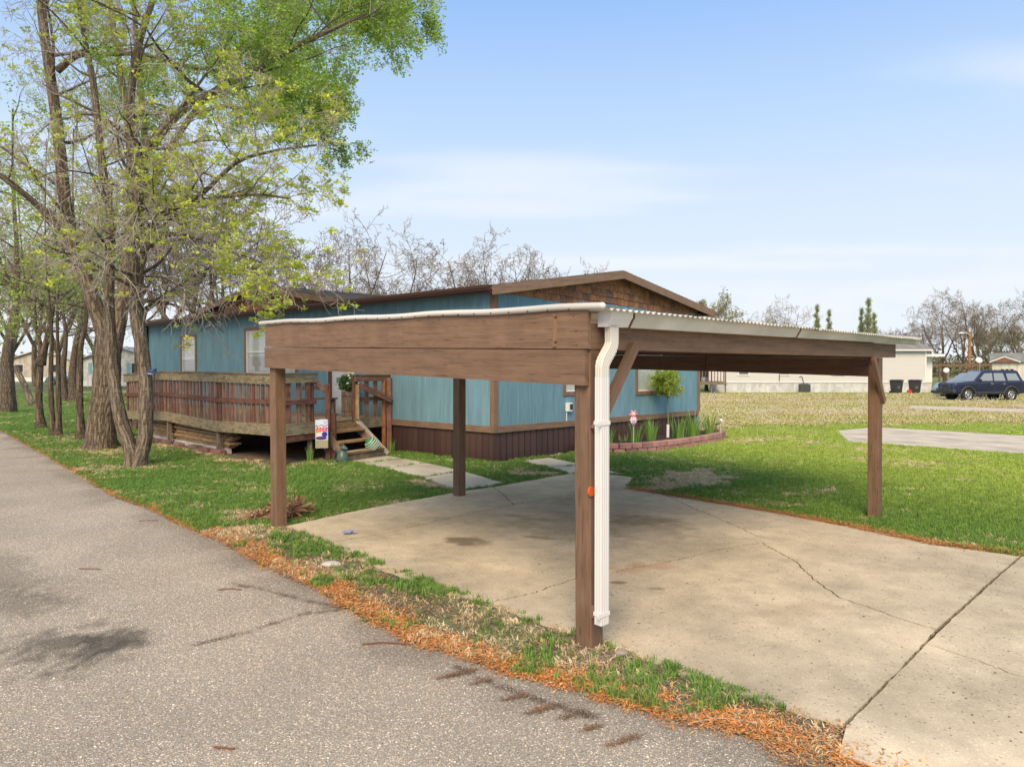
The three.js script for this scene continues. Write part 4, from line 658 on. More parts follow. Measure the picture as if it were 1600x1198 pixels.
// limbs off a trunk polyline: count, length range, from..to fraction
function limbs(P, r0, r1, n, l0, l1, f0, f1, wood, twigs, leaves, cfg, bias = V(0, 0, 0), lev = 1) {
  for (let k = 0; k < n; k++) { const f = mixf(f0, f1, (k + rnd()) / n), x = f * (P.length - 1), i = Math.min(P.length - 2, Math.floor(x)), p = P[i].clone().lerp(P[i + 1], x - i); const d = randDir(); d.y = Math.abs(d.y) * .5 + .12; d.add(bias).normalize(); grow(wood, twigs, leaves, p, d, rr(l0, l1), mixf(r0, r1, f) * rr(.28, .42), lev, cfg); }
}
function finish(T, wood, twigs, matl, tw) { if (wood.i.length) mesh('branches', wood.geo(T.off), matl, T.t); if (twigs.i.length) stuff(mesh('twigs', twigs.geo(T.off), tw, T.t)); }

{ // thick old tree with a deeply furrowed trunk that forks at head height
  rnd = mulberry(11); const T = bigTree('shade_tree', 'thickest old tree with a furrowed trunk forking above head height beside the deck', [-10.45, 0, -19.0], null, barkA);
  T.trunk([[-10.45, -.12, -19], [-10.44, .35, -19], [-10.40, .9, -19], [-10.31, 1.66, -19], [-10.25, 2.3, -19], [-10.19, 2.96, -19]], .37, .28, 20, .42, 18);
  const w = new Wood(), tw = new Wood(), lv = [], lv2 = [];
  const A = T.trunk([[-10.22, 2.5, -19.0], [-10.40, 3.30, -18.9], [-10.58, 3.99, -18.8], [-10.80, 4.69, -18.7], [-10.96, 5.47, -18.6], [-11.04, 6.55, -18.5], [-11.07, 7.61, -18.4], [-11.18, 8.97, -18.3], [-11.28, 10.16, -18.2], [-11.30, 11.18, -18.1], [-11.2, 12.6, -18]], .215, .085, 12, 0, 34, 'limb');
  const B = T.trunk([[-10.16, 2.5, -19.0], [-10.02, 3.5, -19.15], [-9.98, 4.30, -19.4], [-10.02, 5.33, -19.6], [-10.05, 6.71, -19.9], [-10.23, 8.46, -20.1], [-10.58, 10.23, -20.3], [-10.93, 12.04, -20.5]], .235, .07, 12, 0, 30, 'limb');
  const C = T.trunk([[-11.06, 9.3, -18.35], [-10.5, 9.6, -18.2], [-9.94, 9.55, -18.05], [-8.7, 9.42, -17.7], [-7.5, 9.0, -17.35], [-6.6, 8.75, -17]], .09, .03, 8, 0, 20, 'limb');
  const D = T.trunk([[-10.95, 5.3, -18.6], [-11.6, 6.1, -18.2], [-12.4, 6.8, -17.8], [-13.4, 7.2, -17.4], [-14.5, 7.3, -17.2]], .10, .03, 8, 0, 16, 'limb');
  limbs(A, .21, .085, 11, 1.8, 3.4, .3, 1, w, tw, lv, { ...BR, kids: [6, 5, 4, 4], leafP: .12 }); limbs(B, .22, .07, 9, 1.8, 3.4, .35, 1, w, tw, lv2, { ...BR, leafP: .18, leafN: 1 }, V(.1, 0, -.3)); limbs(C, .10, .04, 9, 1.2, 2.4, .2, 1, w, tw, lv, { ...BR, leafP: .16 }); limbs(D, .10, .03, 5, 1.0, 1.9, .3, 1, w, tw, lv, { ...BR, kids: [6, 5, 4, 4], leafP: .3 });
  finish(T, w, tw, barkA, twigMat); scatter('leaves', sprays.young, leafMat, lv, T.t, T.off, youngCol); scatter('leaves', sprays.fine, leafMat, lv2, T.t, T.off, greenCol);
}
{ // forked slender tree in front of the deck
  rnd = mulberry(29); const T = bigTree('shade_tree', 'forked tree with two slender stems rising from one base in front of the deck', [-7.84, 0, -15.54], null, barkC);
  const A = T.trunk([[-7.86, -.1, -15.54], [-7.95, .35, -15.56], [-8.12, .85, -15.59], [-8.30, 1.60, -15.65], [-8.40, 2.40, -15.7], [-8.47, 3.34, -15.76], [-8.46, 4.42, -15.8], [-8.48, 5.17, -15.87], [-8.64, 6.06, -15.92], [-8.74, 6.75, -15.98], [-8.85, 7.57, -16.04], [-8.96, 8.27, -16.1], [-9.16, 9.24, -16.14], [-9.3, 10.6, -16.2]], .155, .05, 14, .45, 40);
  const B = T.trunk([[-7.80, -.1, -15.54], [-7.70, .35, -15.55], [-7.63, .85, -15.57], [-7.64, 1.60, -15.61], [-7.72, 2.40, -15.64], [-7.86, 3.20, -15.67], [-7.92, 4.00, -15.7], [-7.88, 5.08, -15.73], [-7.80, 6.02, -15.77], [-7.62, 6.83, -15.8]], .15, .115, 14, .45, 34);
  const C = T.trunk([[-7.66, 6.6, -15.8], [-7.32, 7.33, -16.11], [-7.05, 7.78, -16.43], [-6.53, 8.24, -16.74], [-5.79, 8.79, -17.06], [-5.15, 9.35, -17.37], [-4.19, 10.0, -17.69], [-3.5, 10.5, -18]], .12, .035, 10, 0, 24, 'limb');
  const D = T.trunk([[-7.90, 4.15, -15.75], [-7.5, 5.0, -15.7], [-7.19, 5.35, -15.64], [-6.45, 5.6, -15.48], [-5.60, 6.25, -15.32], [-4.77, 6.44, -15.16], [-3.9, 6.5, -15]], .095, .02, 8, 0, 20, 'limb');
  const E = T.trunk([[-7.90, 4.5, -15.75], [-7.4, 5.1, -15.6], [-6.86, 5.35, -15.5], [-6.08, 5.49, -15.2], [-5.07, 5.5, -14.9], [-4.3, 5.35, -14.6]], .08, .018, 8, 0, 20, 'limb');
  const F = T.trunk([[-7.75, 6.0, -15.77], [-7.8, 7.2, -15.4], [-7.5, 8.4, -15.1], [-7.0, 9.6, -14.9], [-6.7, 10.8, -14.8]], .11, .04, 8, 0, 18, 'limb');
  const w = new Wood(), tw = new Wood(), lv = [], lvG = []; const Y = { ...BR, leafP: .5 };
  limbs(A, .14, .05, 9, 1.3, 2.8, .42, 1, w, tw, lv, { ...Y, leafP: .10 }); limbs(B, .17, .14, 7, 1.2, 2.6, .5, 1, w, tw, lv, { ...Y, leafP: .12 });
  limbs(C, .15, .05, 13, 1.5, 2.8, .12, 1, w, tw, lvG, { ...BR, leafP: .85, leafN: 2, leafJ: .12 }, V(.35, -.05, 0));
  limbs(D, .1, .02, 13, 1.0, 2.0, .15, 1, w, tw, lv, { ...Y, leafP: .22 }, V(.3, 0, .1)); limbs(E, .09, .02, 13, 1.0, 2.0, .15, 1, w, tw, lv, { ...Y, leafP: .22 }, V(.25, -.3, .1)); limbs(F, .11, .04, 10, 1.2, 2.5, .2, 1, w, tw, lv, { ...Y, leafP: .25 }, V(.2, 0, 0));
  const H = T.trunk([[-7.9, 4.3, -15.7], [-7.2, 4.75, -15.4], [-6.4, 4.7, -15.0], [-5.5, 4.25, -14.7], [-4.8, 3.8, -14.5], [-4.2, 3.5, -14.4]], .06, .012, 7, 0, 18, 'limb'); limbs(H, .06, .015, 12, .8, 1.6, .3, 1, w, tw, lv, { ...Y, leafP: .25, trop: [0, -.04, -.04, -.04, 0] }, V(.25, -.35, .1));
  // hanging tangle of long bare twigs
  const DR = { ...BR, trop: [0, -.10, -.16, -.2, -.2], wig: [.2, .25, .3, .34, .35], leafP: .07, kids: [6, 6, 5, 3] };
  limbs(B, .12, .1, 12, 1.6, 2.8, .5, 1, w, tw, lv, DR, V(.5, .1, .4)); limbs(A, .12, .08, 7, 1.4, 2.4, .45, .9, w, tw, lv, DR, V(-.1, .1, .5)); limbs(E, .08, .03, 5, 1.2, 2.0, .0, .6, w, tw, lv, { ...DR, leafP: .2 }, V(.3, -.2, .4));
  finish(T, w, tw, barkC, twigPale); scatter('leaves', sprays.young, leafMat, lv, T.t, T.off, youngCol); scatter('leaves', sprays.fine, leafMat, lvG, T.t, T.off, greenCol);
}
{ // a fuller green crown further back, its limb reaching over the house
  rnd = mulberry(47); const T = bigTree('shade_tree', 'tall tree in fuller green leaf rising behind the forked trees at the deck', [-12.6, 0, -25.2], null, barkB);
  const A = T.trunk([[-12.6, -.1, -25.2], [-12.5, 2, -25.2], [-12.5, 4.6, -25.1], [-12.3, 7.2, -25.0], [-12.1, 9.6, -24.8], [-12.2, 12, -24.6], [-12.3, 14.5, -24.5]], .22, .07, 10, .3, 24);
  const B = T.trunk([[-12.25, 7.6, -24.9], [-11.2, 9.2, -24.6], [-9.8, 10.6, -24.0], [-8.2, 11.4, -23.4], [-6.6, 11.8, -22.8], [-5.2, 12.1, -22.3], [-3.9, 12.4, -22]], .13, .03, 8, 0, 20, 'limb');
  const C = T.trunk([[-10.4, 10.1, -24.2], [-9.0, 10.2, -23.4], [-7.5, 9.6, -22.6], [-6.0, 9.0, -22.0], [-4.8, 8.3, -21.6]], .08, .02, 8, 0, 16, 'limb');
  const w = new Wood(), tw = new Wood(), lv = []; const G = { ...BR, leafP: .9, leafN: 2, leafJ: .16, trop: [.03, .0, -.04, -.1, -.12] };
  limbs(A, .2, .08, 8, 1.8, 3.2, .5, 1, w, tw, lv, { ...G, leafP: .35 }, V(.1, 0, .1)); limbs(B, .12, .04, 15, 1.6, 2.7, .42, 1, w, tw, lv, G, V(.35, -.1, .1)); limbs(C, .08, .03, 10, 1.4, 2.2, .35, 1, w, tw, lv, G, V(.35, -.2, .1));
  finish(T, w, tw, barkB, twigMat); scatter('leaves', sprays.fine, leafMat, lv, T.t, T.off, greenCol, .9, 1.5);
}
// trees further along the lane, each with its own stem
function laneTree(seed, label, stems, r, leafP, hgt, fine, kids = [6, 5, 4, 4]) {
  rnd = mulberry(seed); const T = bigTree('lane_tree', label, [stems[0][0][0], 0, stems[0][0][2]], null, barkB, 'trees along the lane'); const w = new Wood(), tw = new Wood(), lv = [];
  for (const s of stems) { const P = T.trunk(s, r, r * .1, 10, .3, 24); const last = s[s.length - 1]; limbs(P, r, r * .3, 8, hgt * .2, hgt * .36, .5, 1, w, tw, lv, { ...BR, kids, leafP, leafN: 1, leafJ: .12 }); }
  finish(T, w, tw, barkB, twigMat); scatter('leaves', fine ? sprays.fine : sprays.young, leafMat, lv, T.t, T.off, fine ? greenCol : youngCol, 1, 1.7);
}
laneTree(101, 'straight reddish-barked tree standing just behind the thickest trunk', [[[-12.33, -.1, -21.4], [-12.38, .88, -21.4], [-12.36, 1.79, -21.4], [-12.32, 2.71, -21.4], [-12.16, 3.44, -21.4], [-12.3, 4.6, -21.5], [-12.6, 6.4, -21.6], [-12.7, 9, -21.8]]], .125, .30, 8, true);
laneTree(102, 'pair of thin dark stems sharing a base beside the lane', [[[-13.86, -.1, -22.6], [-13.92, .81, -22.6], [-13.93, 1.97, -22.6], [-13.89, 3.13, -22.6], [-13.96, 4.29, -22.6], [-14.05, 5.82, -22.6], [-14.1, 9, -22.8]], [[-13.73, -.1, -22.6], [-13.70, 1.01, -22.6], [-13.71, 2.17, -22.6], [-13.71, 3.52, -22.6], [-13.64, 4.67, -22.6], [-13.2, 7.5, -22.8]]], .10, .25, 8, true);
laneTree(103, 'dark tree forking at eye level with a sawn-off knot beside the lane', [[[-16.05, -.1, -25.5], [-16.14, .87, -25.5], [-16.08, 1.96, -25.5], [-16.07, 2.83, -25.5], [-16.22, 3.49, -25.5], [-16.43, 4.14, -25.5], [-16.57, 5.01, -25.5], [-16.8, 8.5, -25.5]], [[-16.08, 2.2, -25.5], [-15.85, 3.0, -25.5], [-15.6, 3.8, -25.4], [-15.4, 5.5, -25.3], [-15.3, 8.2, -25.2]]], .14, .25, 9, true);
laneTree(104, 'stout pale-barked tree at the left edge of the lawn', [[[-23.45, -.1, -34.7], [-23.38, 1.34, -34.7], [-23.42, 2.52, -34.7], [-23.16, 4.00, -34.7], [-22.97, 5.19, -34.7], [-22.88, 7.25, -34.7], [-23.02, 10.2, -34.7], [-23, 14, -34.7]]], .34, .35, 14, true);
laneTree(105, 'bare tree with slender grey stem across the far street', [[[-28.1, -.1, -47], [-28.2, 2, -47], [-28.0, 4, -47], [-28.3, 7, -47], [-28, 11, -47]]], .24, .35, 12, true);
laneTree(106, 'pale grey trunk standing across the far street between two thin stems', [[[-27.2, -.1, -46.5], [-27.3, 1.5, -46.5], [-27.1, 3.5, -46.5], [-26.6, 6, -46.5], [-26.8, 10, -46.5]]], .34, .35, 12, true);
rnd = mulberry(107); solo('leaning_log', (() => { const w = new Wood(); const P = smoothPts([[-1.0, 2.2, 0], [-.45, 1.1, 0], [0, -.1, 0]], 10); w.tube(P, P.map((_, k) => .13 + k * .006), 8, .1); return w.geo(); })(), barkC, 'leaning grey log propped against the stout pale tree across the lawn', 'log', [-25.6, 0, -40.0]);

// bare trees behind the houses: a few grown shapes, each placed on its own
function bareShape(seed, h, r, matTw, kids, leafP, leafCol, fork = 3) {
  rnd = mulberry(seed); const t = new THREE.Group(), w = new Wood(), tw = new Wood(), lv = [], off = V(0, 0, 0);
  const P = smoothPts([[0, -.2, 0], [rr(-.1, .1), h * .12, rr(-.1, .1)], [rr(-.2, .2), h * .26, rr(-.2, .2)]], 8); const w0 = new Wood(); w0.tube(P, P.map((_, k) => mixf(r, r * .8, k / 8)), 8, .2); mesh('trunk', w0.geo(), barkB, t);
  for (let f = 0; f < fork; f++) { const a = f / fork * 6.28 + rr(-.4, .4); const d = V(Math.cos(a) * .5, 1, Math.sin(a) * .5).normalize(); grow(w, tw, lv, P[8].clone(), d, h * rr(.55, .78), r * .6, 0, { ...BR, kids, minR: .013, leafP, trop: [.05, .07, .05, .02, 0], wig: [.14, .2, .26, .3, .3], thin: .6, start: .2 }); }
  mesh('branches', w.geo(), barkB, t); stuff(mesh('twigs', tw.geo(), matTw, t)); if (lv.length) { scatter('leaves', sprays.broad, leafMat, lv, t, off, leafCol, .8, 1.6); }
  return t;
}
function place(proto, name, label, category, [x, y, z], turn, s, group) { const o = proto.clone(); o.name = numbered(name); o.position.set(x, y, z); o.rotation.y = turn; o.scale.setScalar(s); o.userData = { label, category }; if (group) o.userData.group = group; scene.add(o); return o; }
const budCol = () => { const k = rr(.6, 1.1); return [.26 * k, .19 * k, .14 * k]; }, oliveCol = () => { const k = rr(.6, 1.2); return [.42 * k, .42 * k, .17 * k]; };
const bareA = bareShape(201, 10, .22, twigDark, [7, 6, 4, 3], .06, budCol, 4), bareB = bareShape(202, 9, .18, twigDark, [7, 6, 5, 3], .04, budCol, 3), bareC = bareShape(203, 11, .2, twigMat, [7, 6, 4, 3], .0, budCol, 4), budding = bareShape(204, 8, .16, twigMat, [6, 5, 5, 3], .45, oliveCol, 4);
const G2 = 'trees behind the blue home', XZ = (px, z) => [(px - 800) / 1170 * z, 0, -z];
place(bareC, 'bare_tree', 'bare tree with fine pale twigs above the cross gable of the blue home', 'tree', XZ(535, 46), .4, .88, G2);
place(bareA, 'bare_tree', 'dark-budded bare tree with the widest crown above the long eave of the blue home', 'tree', XZ(742, 50), 1.2, .92, G2);
place(bareB, 'bare_tree', 'thin bare tree between the two widest crowns behind the blue home', 'tree', XZ(655, 47), 2.2, .84, G2);
place(bareB, 'bare_tree', 'upright bare tree standing behind the gable peak of the blue home', 'tree', XZ(876, 52), .3, .98, G2);
place(bareC, 'bare_tree', 'small bare tree just left of the gable peak of the blue home', 'tree', XZ(932, 55), 4.2, .72, G2);
place(bareC, 'bare_tree', 'airy bare tree above the middle of the long eave of the blue home', 'tree', XZ(605, 45), 5.6, .78, G2);
place(bareC, 'bare_tree', 'airy bare tree right behind the dark-budded wide crown', 'tree', XZ(795, 53), 2.2, .9, G2);
place(budding, 'budding_tree', 'pale green budding tree low behind the long eave of the blue home', 'tree', XZ(690, 44), .9, .78, G2);
place(budding, 'budding_tree', 'budding tree low beneath the widest bare crown behind the home', 'tree', XZ(810, 48), 2.9, .82, G2);
place(bareA, 'bare_tree', 'bare tree with two straight stems seen over the low end of the blue home', 'tree', XZ(300, 42), 5.1, 1.15, G2);
place(bareC, 'bare_tree', 'bare tree behind the low end of the blue home next to the vent pipe', 'tree', XZ(345, 48), 3.3, 1.2, G2);
place(bareB, 'bare_tree', 'bare tree partly hidden by the leafy crown behind the cross gable', 'tree', XZ(450, 50), 1.9, 1.2, G2);
place(bareA, 'bare_tree', 'bare tree rising behind the forked stems at the corner of the blue home', 'tree', XZ(235, 46), 2.6, 1.2, G2);
place(budding, 'budding_tree', 'leafing tree far along the lane behind the paired stems', 'tree', XZ(95, 66), 1.3, 1.6, G2);
place(budding, 'budding_tree', 'leafing tree far along the lane left of the paired stems', 'tree', XZ(15, 72), 4.3, 1.7, G2);
place(bareC, 'bare_tree', 'bare tree far along the lane behind the dark forked tree', 'tree', XZ(55, 85), 3.1, 1.6, G2);
place(bareA, 'bare_tree', 'bare tree far along the lane behind the thickest trunk', 'tree', XZ(150, 80), .1, 1.5, G2);
// right-hand background
const G3 = 'trees behind the grey home';
place(bareA, 'bare_tree', 'large spreading bare tree behind the utility pole', 'tree', XZ(1528, 92), .9, 1.02, G3);
place(bareB, 'bare_tree', 'small bare tree left of the large spreading one above the grey roof', 'tree', XZ(1447, 100), 2.1, .84, G3);
for (const [px, z, s, k, lab] of [[1476, 118, 1.1, 1.1, 'brown thicket tree between the grey home and the utility pole'], [1505, 112, 1.0, 2.7, 'brown thicket tree just left of the utility pole'], [1545, 116, 1.05, 5.1, 'brown thicket tree right behind the satellite dish'], [1575, 108, .95, 3.3, 'brown thicket tree above the white shed'], [1598, 104, .98, .3, 'tall brown tree at the right edge above the white shed']]) place(k > 3 ? budding : bareC, 'thicket_tree', lab, 'tree', XZ(px, z), k, s, G3);
for (const [px, z, s, k, lab] of [[1225, 150, 1.25, 1.1, 'far bare tree over the middle of the carport gutter'], [1205, 160, 1.1, .1, 'far bare tree left of the middle of the carport gutter'], [1250, 155, .95, 2.1, 'low far bare tree left of the pair of poplars'], [1322, 150, .95, 3.1, 'low far bare tree between the two clumps of poplars'], [1395, 150, 1.15, 4.1, 'far bare tree above the far end of the carport gutter'], [1420, 140, 1.0, 5.1, 'far bare tree beyond the far end of the carport gutter']]) place(k > 2 ? bareB : bareC, 'bare_tree', lab, 'tree', XZ(px, z), k, s, G3);
place(budding, 'budding_tree', 'pale green tree top showing over the right slope of the gable', 'tree', XZ(1104, 70), .5, 1.05, G3);
place(budding, 'budding_tree', 'pale green tree top above the gutter right of the gable', 'tree', XZ(1185, 120), 1.5, 1.15, G3);
{ // columnar poplars
  rnd = mulberry(211); const pop = new THREE.Group(), w = new Wood(), tw = new Wood(), lv = []; const P = smoothPts([[0, -.2, 0], [.05, 3, 0], [0, 7, .05], [.03, 12, 0]], 20); w.tube(P, P.map((_, k) => mixf(.2, .03, k / 20)), 7); mesh('trunk', w.geo(), barkB, pop);
  for (let k = 0; k < 60; k++) { const f = Math.pow(rnd(), .8) * .85 + .12, p = P[0].clone().lerp(P[20], f); grow(tw, tw, lv, p, V(rr(-.75, .75), 1.2, rr(-.75, .75)), mixf(2.1, .6, f), .03, 2, { ...BR, kids: [0, 0, 5, 4], minR: .012, leafP: .55, leafN: 1, leafJ: .12, trop: [0, 0, .3, .3, .2] }); }
  stuff(mesh('twigs', tw.geo(), twigMat, pop)); scatter('leaves', sprays.broad, leafMat, lv, pop, V(0, 0, 0), () => { const k = rr(.6, 1.2); return [.38 * k, .46 * k, .12 * k]; }, .8, 1.5);
  for (const [px, z, s, lab] of [[1276, 118, .98, 'left of the two slim poplars above the middle of the carport roof'], [1295, 120, .93, 'right and shorter of the two slim poplars above the carport roof'], [1346, 112, .90, 'leftmost poplar of the three above the far end of the carport roof'], [1356, 110, 1.0, 'tallest poplar of the three above the far end of the carport roof'], [1366, 112, .84, 'shortest poplar of the three, closest to the far end of the gutter']]) place(pop, 'poplar_tree', lab, 'tree', XZ(px, z), px, s, 'poplars beyond the grey home');
}
// ---------------------------------------------------------------- grass, litter, weeds
function bladeTuft(n, h, spread, wid, lean) {
  const pos = [], idx = [], nor = []; for (let k = 0; k < n; k++) { const a = rr(0, 6.28), r = spread * Math.sqrt(rnd()), x = Math.cos(a) * r, z = Math.sin(a) * r, d = rr(0, 6.28), l = rr(.2, 1) * lean, H = h * rr(.55, 1.15), w = wid * rr(.7, 1.3), sx = Math.cos(d + 1.57) * w / 2, sz = Math.sin(d + 1.57) * w / 2, b = pos.length / 3;
    pos.push(x - sx, -.012, z - sz, x + sx, -.012, z + sz, x + Math.cos(d) * l * H * .35 + sx * .8, H * .6, z + Math.sin(d) * l * H * .35 + sz * .8, x + Math.cos(d) * l * H * .35 - sx * .8, H * .6, z + Math.sin(d) * l * H * .35 - sz * .8, x + Math.cos(d) * l * H, H * (1 - l * .25), z + Math.sin(d) * l * H);
    idx.push(b, b + 1, b + 2, b, b + 2, b + 3, b + 3, b + 2, b + 4); }
  const g = new THREE.BufferGeometry(); g.setAttribute('position', new THREE.Float32BufferAttribute(pos, 3)); g.setIndex(idx); g.computeVertexNormals(); g.setAttribute('uv', new THREE.Float32BufferAttribute(new Float32Array(pos.length / 3 * 2), 2)); return g;
}
rnd = mulberry(500);
const grassMat = new THREE.MeshPhysicalMaterial({ color: lin(1, 1, 1), roughness: .75, transmission: .25, thickness: 0, side: THREE.DoubleSide });
const dryMat = std({ color: lin(1, 1, 1), roughness: .95, side: THREE.DoubleSide });
function instances(name, geo, mat, list, kindStuff = true) { // list: [x,y,z,scale,sy,r,g,b,tilt]
  const m = new THREE.InstancedMesh(geo, mat, list.length), M4 = new THREE.Matrix4(), q = new THREE.Quaternion(), e = new THREE.Euler(), C = new THREE.Color(), P = V(), S = V(); m.name = numbered(name); m.castShadow = m.receiveShadow = true;
  list.forEach((a, i) => { e.set((rnd() - .5) * (a[8] ?? .2), rnd() * 6.283, (rnd() - .5) * (a[8] ?? .2)); q.setFromEuler(e); M4.compose(P.set(a[0], a[1], a[2]), q, S.set(a[3], a[4], a[3])); m.setMatrixAt(i, M4); C.setRGB(a[5], a[6], a[7]); m.setColorAt(i, C); });
  m.userData.kind = 'stuff'; scene.add(m); return m;
}
{
  const lawn = [], dry = [], tall = [], far = [], fieldG = [];
  const bare = (x, z) => inPoly(housePoly, x, z) || inPoly(bedPoly, x, z) || inPoly(deckPoly, x, z);
  for (let d = 3.9; d < 63; ) {
    const step = d < 14 ? .25 : d < 24 ? .5 : 1, half = d * .74 + .6, den = Math.min(d < 7 ? 1000 : 1100, (d > 46 ? 2400 : d > 20 ? 6200 : 8200) / d);
    for (let x = -half; x < half; x += step) {
      const cx = x + step / 2, cz = -d - step / 2, sd = sdRoad(cx, cz); if (sd > .4) continue; if (bare(cx, cz)) continue; const ff = fieldAt(cx, cz); const near = d < 24;
      let n = den * step * step * (ff > .6 ? .5 : 1); n = Math.floor(n) + (rnd() < n % 1 ? 1 : 0);
      const edgy = sd > -.9, dr = dryness(cx, cz), so = soilAt(cx, cz), n1 = fbm(cx * 2.2, cz * 2.2, 305, 3), zone = smooth(2.6, 7.5, cx * .6 - (cz + 10) * .35);
      for (let k = 0; k < n; k++) {
        const px = x + rnd() * step, pz = -d - rnd() * step; const s2 = edgy ? sdRoad(px, pz) : -1; if (s2 > -.02) continue; if (px > -6 && px < 32 && onPaving(px, pz)) continue;
        const y = .02, q = rnd(), j = rr(.72, 1.28), sc = 1 + smooth(10, 30, d) * .9 + smooth(44, 60, d) * .8;
        if (ff > .45 && rnd() < ff * .75) { const jf = rr(.9, 1.1), gq = smooth(.42, .6, fbm(cx * .3, cz * .6, 77, 3)) * .75 + q * .25; fieldG.push([px, y, pz, sc * 1.2, rr(.5, 1.0), mixf(.60, .46, gq) * jf, mixf(.50, .46, gq) * jf, mixf(.29, .16, gq) * jf]); continue; }
        if (q < dr * 1.1) { if (rnd() < .55) dry.push([px, y, pz, sc, rr(.35, .7), .62 * j, .50 * j, .31 * j, .9]); continue; }
        if (rnd() < so * (edgy ? .72 : .95)) { if (edgy && rnd() < .25) dry.push([px, y, pz, sc, .5, .48 * j, .34 * j, .17 * j, 1]); continue; }
        if (edgy && pz > -9.6 && rnd() > smooth(.42, .60, n1) * .9) { if (rnd() < .1) dry.push([px, y, pz, .8, rr(.25, .5), .52 * j, .38 * j, .21 * j, 1]); continue; }
        const yel = rnd() * .5 + n1 * .5, base = [mixf(mixf(.125, .205, yel), mixf(.36, .48, yel), zone), mixf(mixf(.30, .37, yel), mixf(.52, .60, yel), zone), mixf(.022, .04, zone)].map((v, i, a) => mixf(v, (a[0] + a[1] + a[2]) / 3, .14) * j);
        (edgy && d < 9 ? tall : lawn).push([px, y, pz, sc, (edgy && d < 9 ? rr(.35, .9) : rr(.45, 1.2)) , ...base]);
      }
    }
    d += step;
  }
  instances('lawn_grass', bladeTuft(12, .062, .045, .0065, .8), grassMat, lawn); instances('verge_grass', bladeTuft(11, .085, .035, .0055, .9), grassMat, tall);
  instances('dry_grass', bladeTuft(10, .045, .05, .006, 1.6), dryMat, dry); instances('field_grass', bladeTuft(12, .12, .09, .012, .8), dryMat, fieldG);
  console.log('grass', lawn.length, tall.length, dry.length, fieldG.length);
  // seeding dandelions
  const puff = []; const pg = merge(Array.from({ length: 7 }, () => new THREE.IcosahedronGeometry(.02, 0).translate(rr(-.28, .28), rr(.10, .24), rr(-.28, .28))));
  for (let k = 0; k < 26000 && puff.length < 1300; k++) { const x = rr(5, 42), z = -rr(22, 60), f = fieldAt(x, z), n = fbm(x * .25, z * .5, 611, 3); if (f < .5 || onPaving(x, z) || rnd() > smooth(.38, .6, n) * (1.1 - smooth(-40, -60, z) * .8)) continue; const j = rr(.8, 1.1); puff.push([x, 0, z, rr(.8, 1.3), rr(.7, 1.2), .72 * j, .66 * j, .55 * j]); }
  instances('dandelion_heads', pg, dryMat, puff);
  // orange bud scales and straw litter washed against the edges
  const flake = (() => { const pos = [], idx = []; for (let k = 0; k < 7; k++) { const c = V(rr(-.05, .05), rr(.003, .02), rr(-.05, .05)), d = randDir(); d.y *= .35; d.normalize(); const s = V().crossVectors(d, V(rr(-.3, .3), 1, rr(-.3, .3))).normalize(), L = rr(.005, .016), w = rr(.002, .005), b = pos.length / 3; for (const v of [c.clone().addScaledVector(d, -L), c.clone().addScaledVector(s, w), c.clone().addScaledVector(d, L), c.clone().addScaledVector(s, -w)]) pos.push(v.x, Math.max(.001, v.y), v.z); idx.push(b, b + 1, b + 2, b, b + 2, b + 3); } const g = new THREE.BufferGeometry(); g.setAttribute('position', new THREE.Float32BufferAttribute(pos, 3)); g.setIndex(idx); g.computeVertexNormals(); g.setAttribute('uv', new THREE.Float32BufferAttribute(new Float32Array(pos.length / 3 * 2), 2)); return g; })();
  const lit = []; const litAt = (x, z, p, j = rr(.7, 1.2)) => { const q = rnd(); const o = rnd(), c = q < p * .8 ? [mixf(.62, .80, o), mixf(.22, .34, o), mixf(.05, .09, o)] : q < p + .2 ? [mixf(.40, .62, o), mixf(.24, .40, o), mixf(.11, .2, o)] : q < .9 ? [mixf(.30, .55, o), mixf(.21, .42, o), mixf(.13, .26, o)] : [.20, .12, .08]; lit.push([x, .012, z, rr(.7, 1.5), rr(.6, 1.2), c[0] * j, c[1] * j, c[2] * j, .5]); };
  for (let i = 2; i < roadEdge.length - 4; i++) { const [a, b] = roadEdge[i], [c, e] = roadEdge[i + 1], L = Math.hypot(c - a, e - b), dist = -(b + e) / 2, m = Math.floor(L * Math.min(1150, 6600 / dist)); for (let k = 0; k < m; k++) { const t = rnd(), x0 = mixf(a, c, t), z0 = mixf(b, e, t), u = (rnd() + rnd() + rnd()) / 3, n = fbm(x0 * 1.6, z0 * 1.6, 71, 3); const off = mixf(-.10, .36, u) * mixf(.6, 1.5, n) * (z0 > -9.5 ? 1 : .6); if (rnd() > smooth(.28, .5, n) + .25) continue; litAt(x0 + .768 * off, z0 - .64 * off, .85); } }
  for (let k = 0; k < 2600; k++) { const x = rr(-4, 2), z = -rr(4, 10.5), sd = sdRoad(x, z); if (sd > -.05 || sd < -1.5 || onPaving(x, z) || fbm(x * 3, z * 3, 51, 4) < .42) continue; litAt(x, z, .22); }
  const east = [[1.97, -12.66], [2.88, -11.55], [3.83, -10.39], [4.46, -9.44], [4.89, -8.62], [5.6, -8.1]]; for (let i = 0; i < 5; i++) { const [a, b] = east[i], [c, e] = east[i + 1]; for (let k = 0; k < 620; k++) { const t = rnd(), u = (rnd() + rnd()) / 2 * .34 - .15; litAt(mixf(a, c, t) + .73 * u, mixf(b, e, t) - .35 * u, .75); lit[lit.length - 1][1] = .034; } }
  for (let k = 0; k < 420; k++) { const x = rr(1.35, 1.95), z = rr(-4.25, -3.75); if (!inPoly(driveHull, x, z) && sdRoad(x, z) < .12) litAt(x, z, .3); }
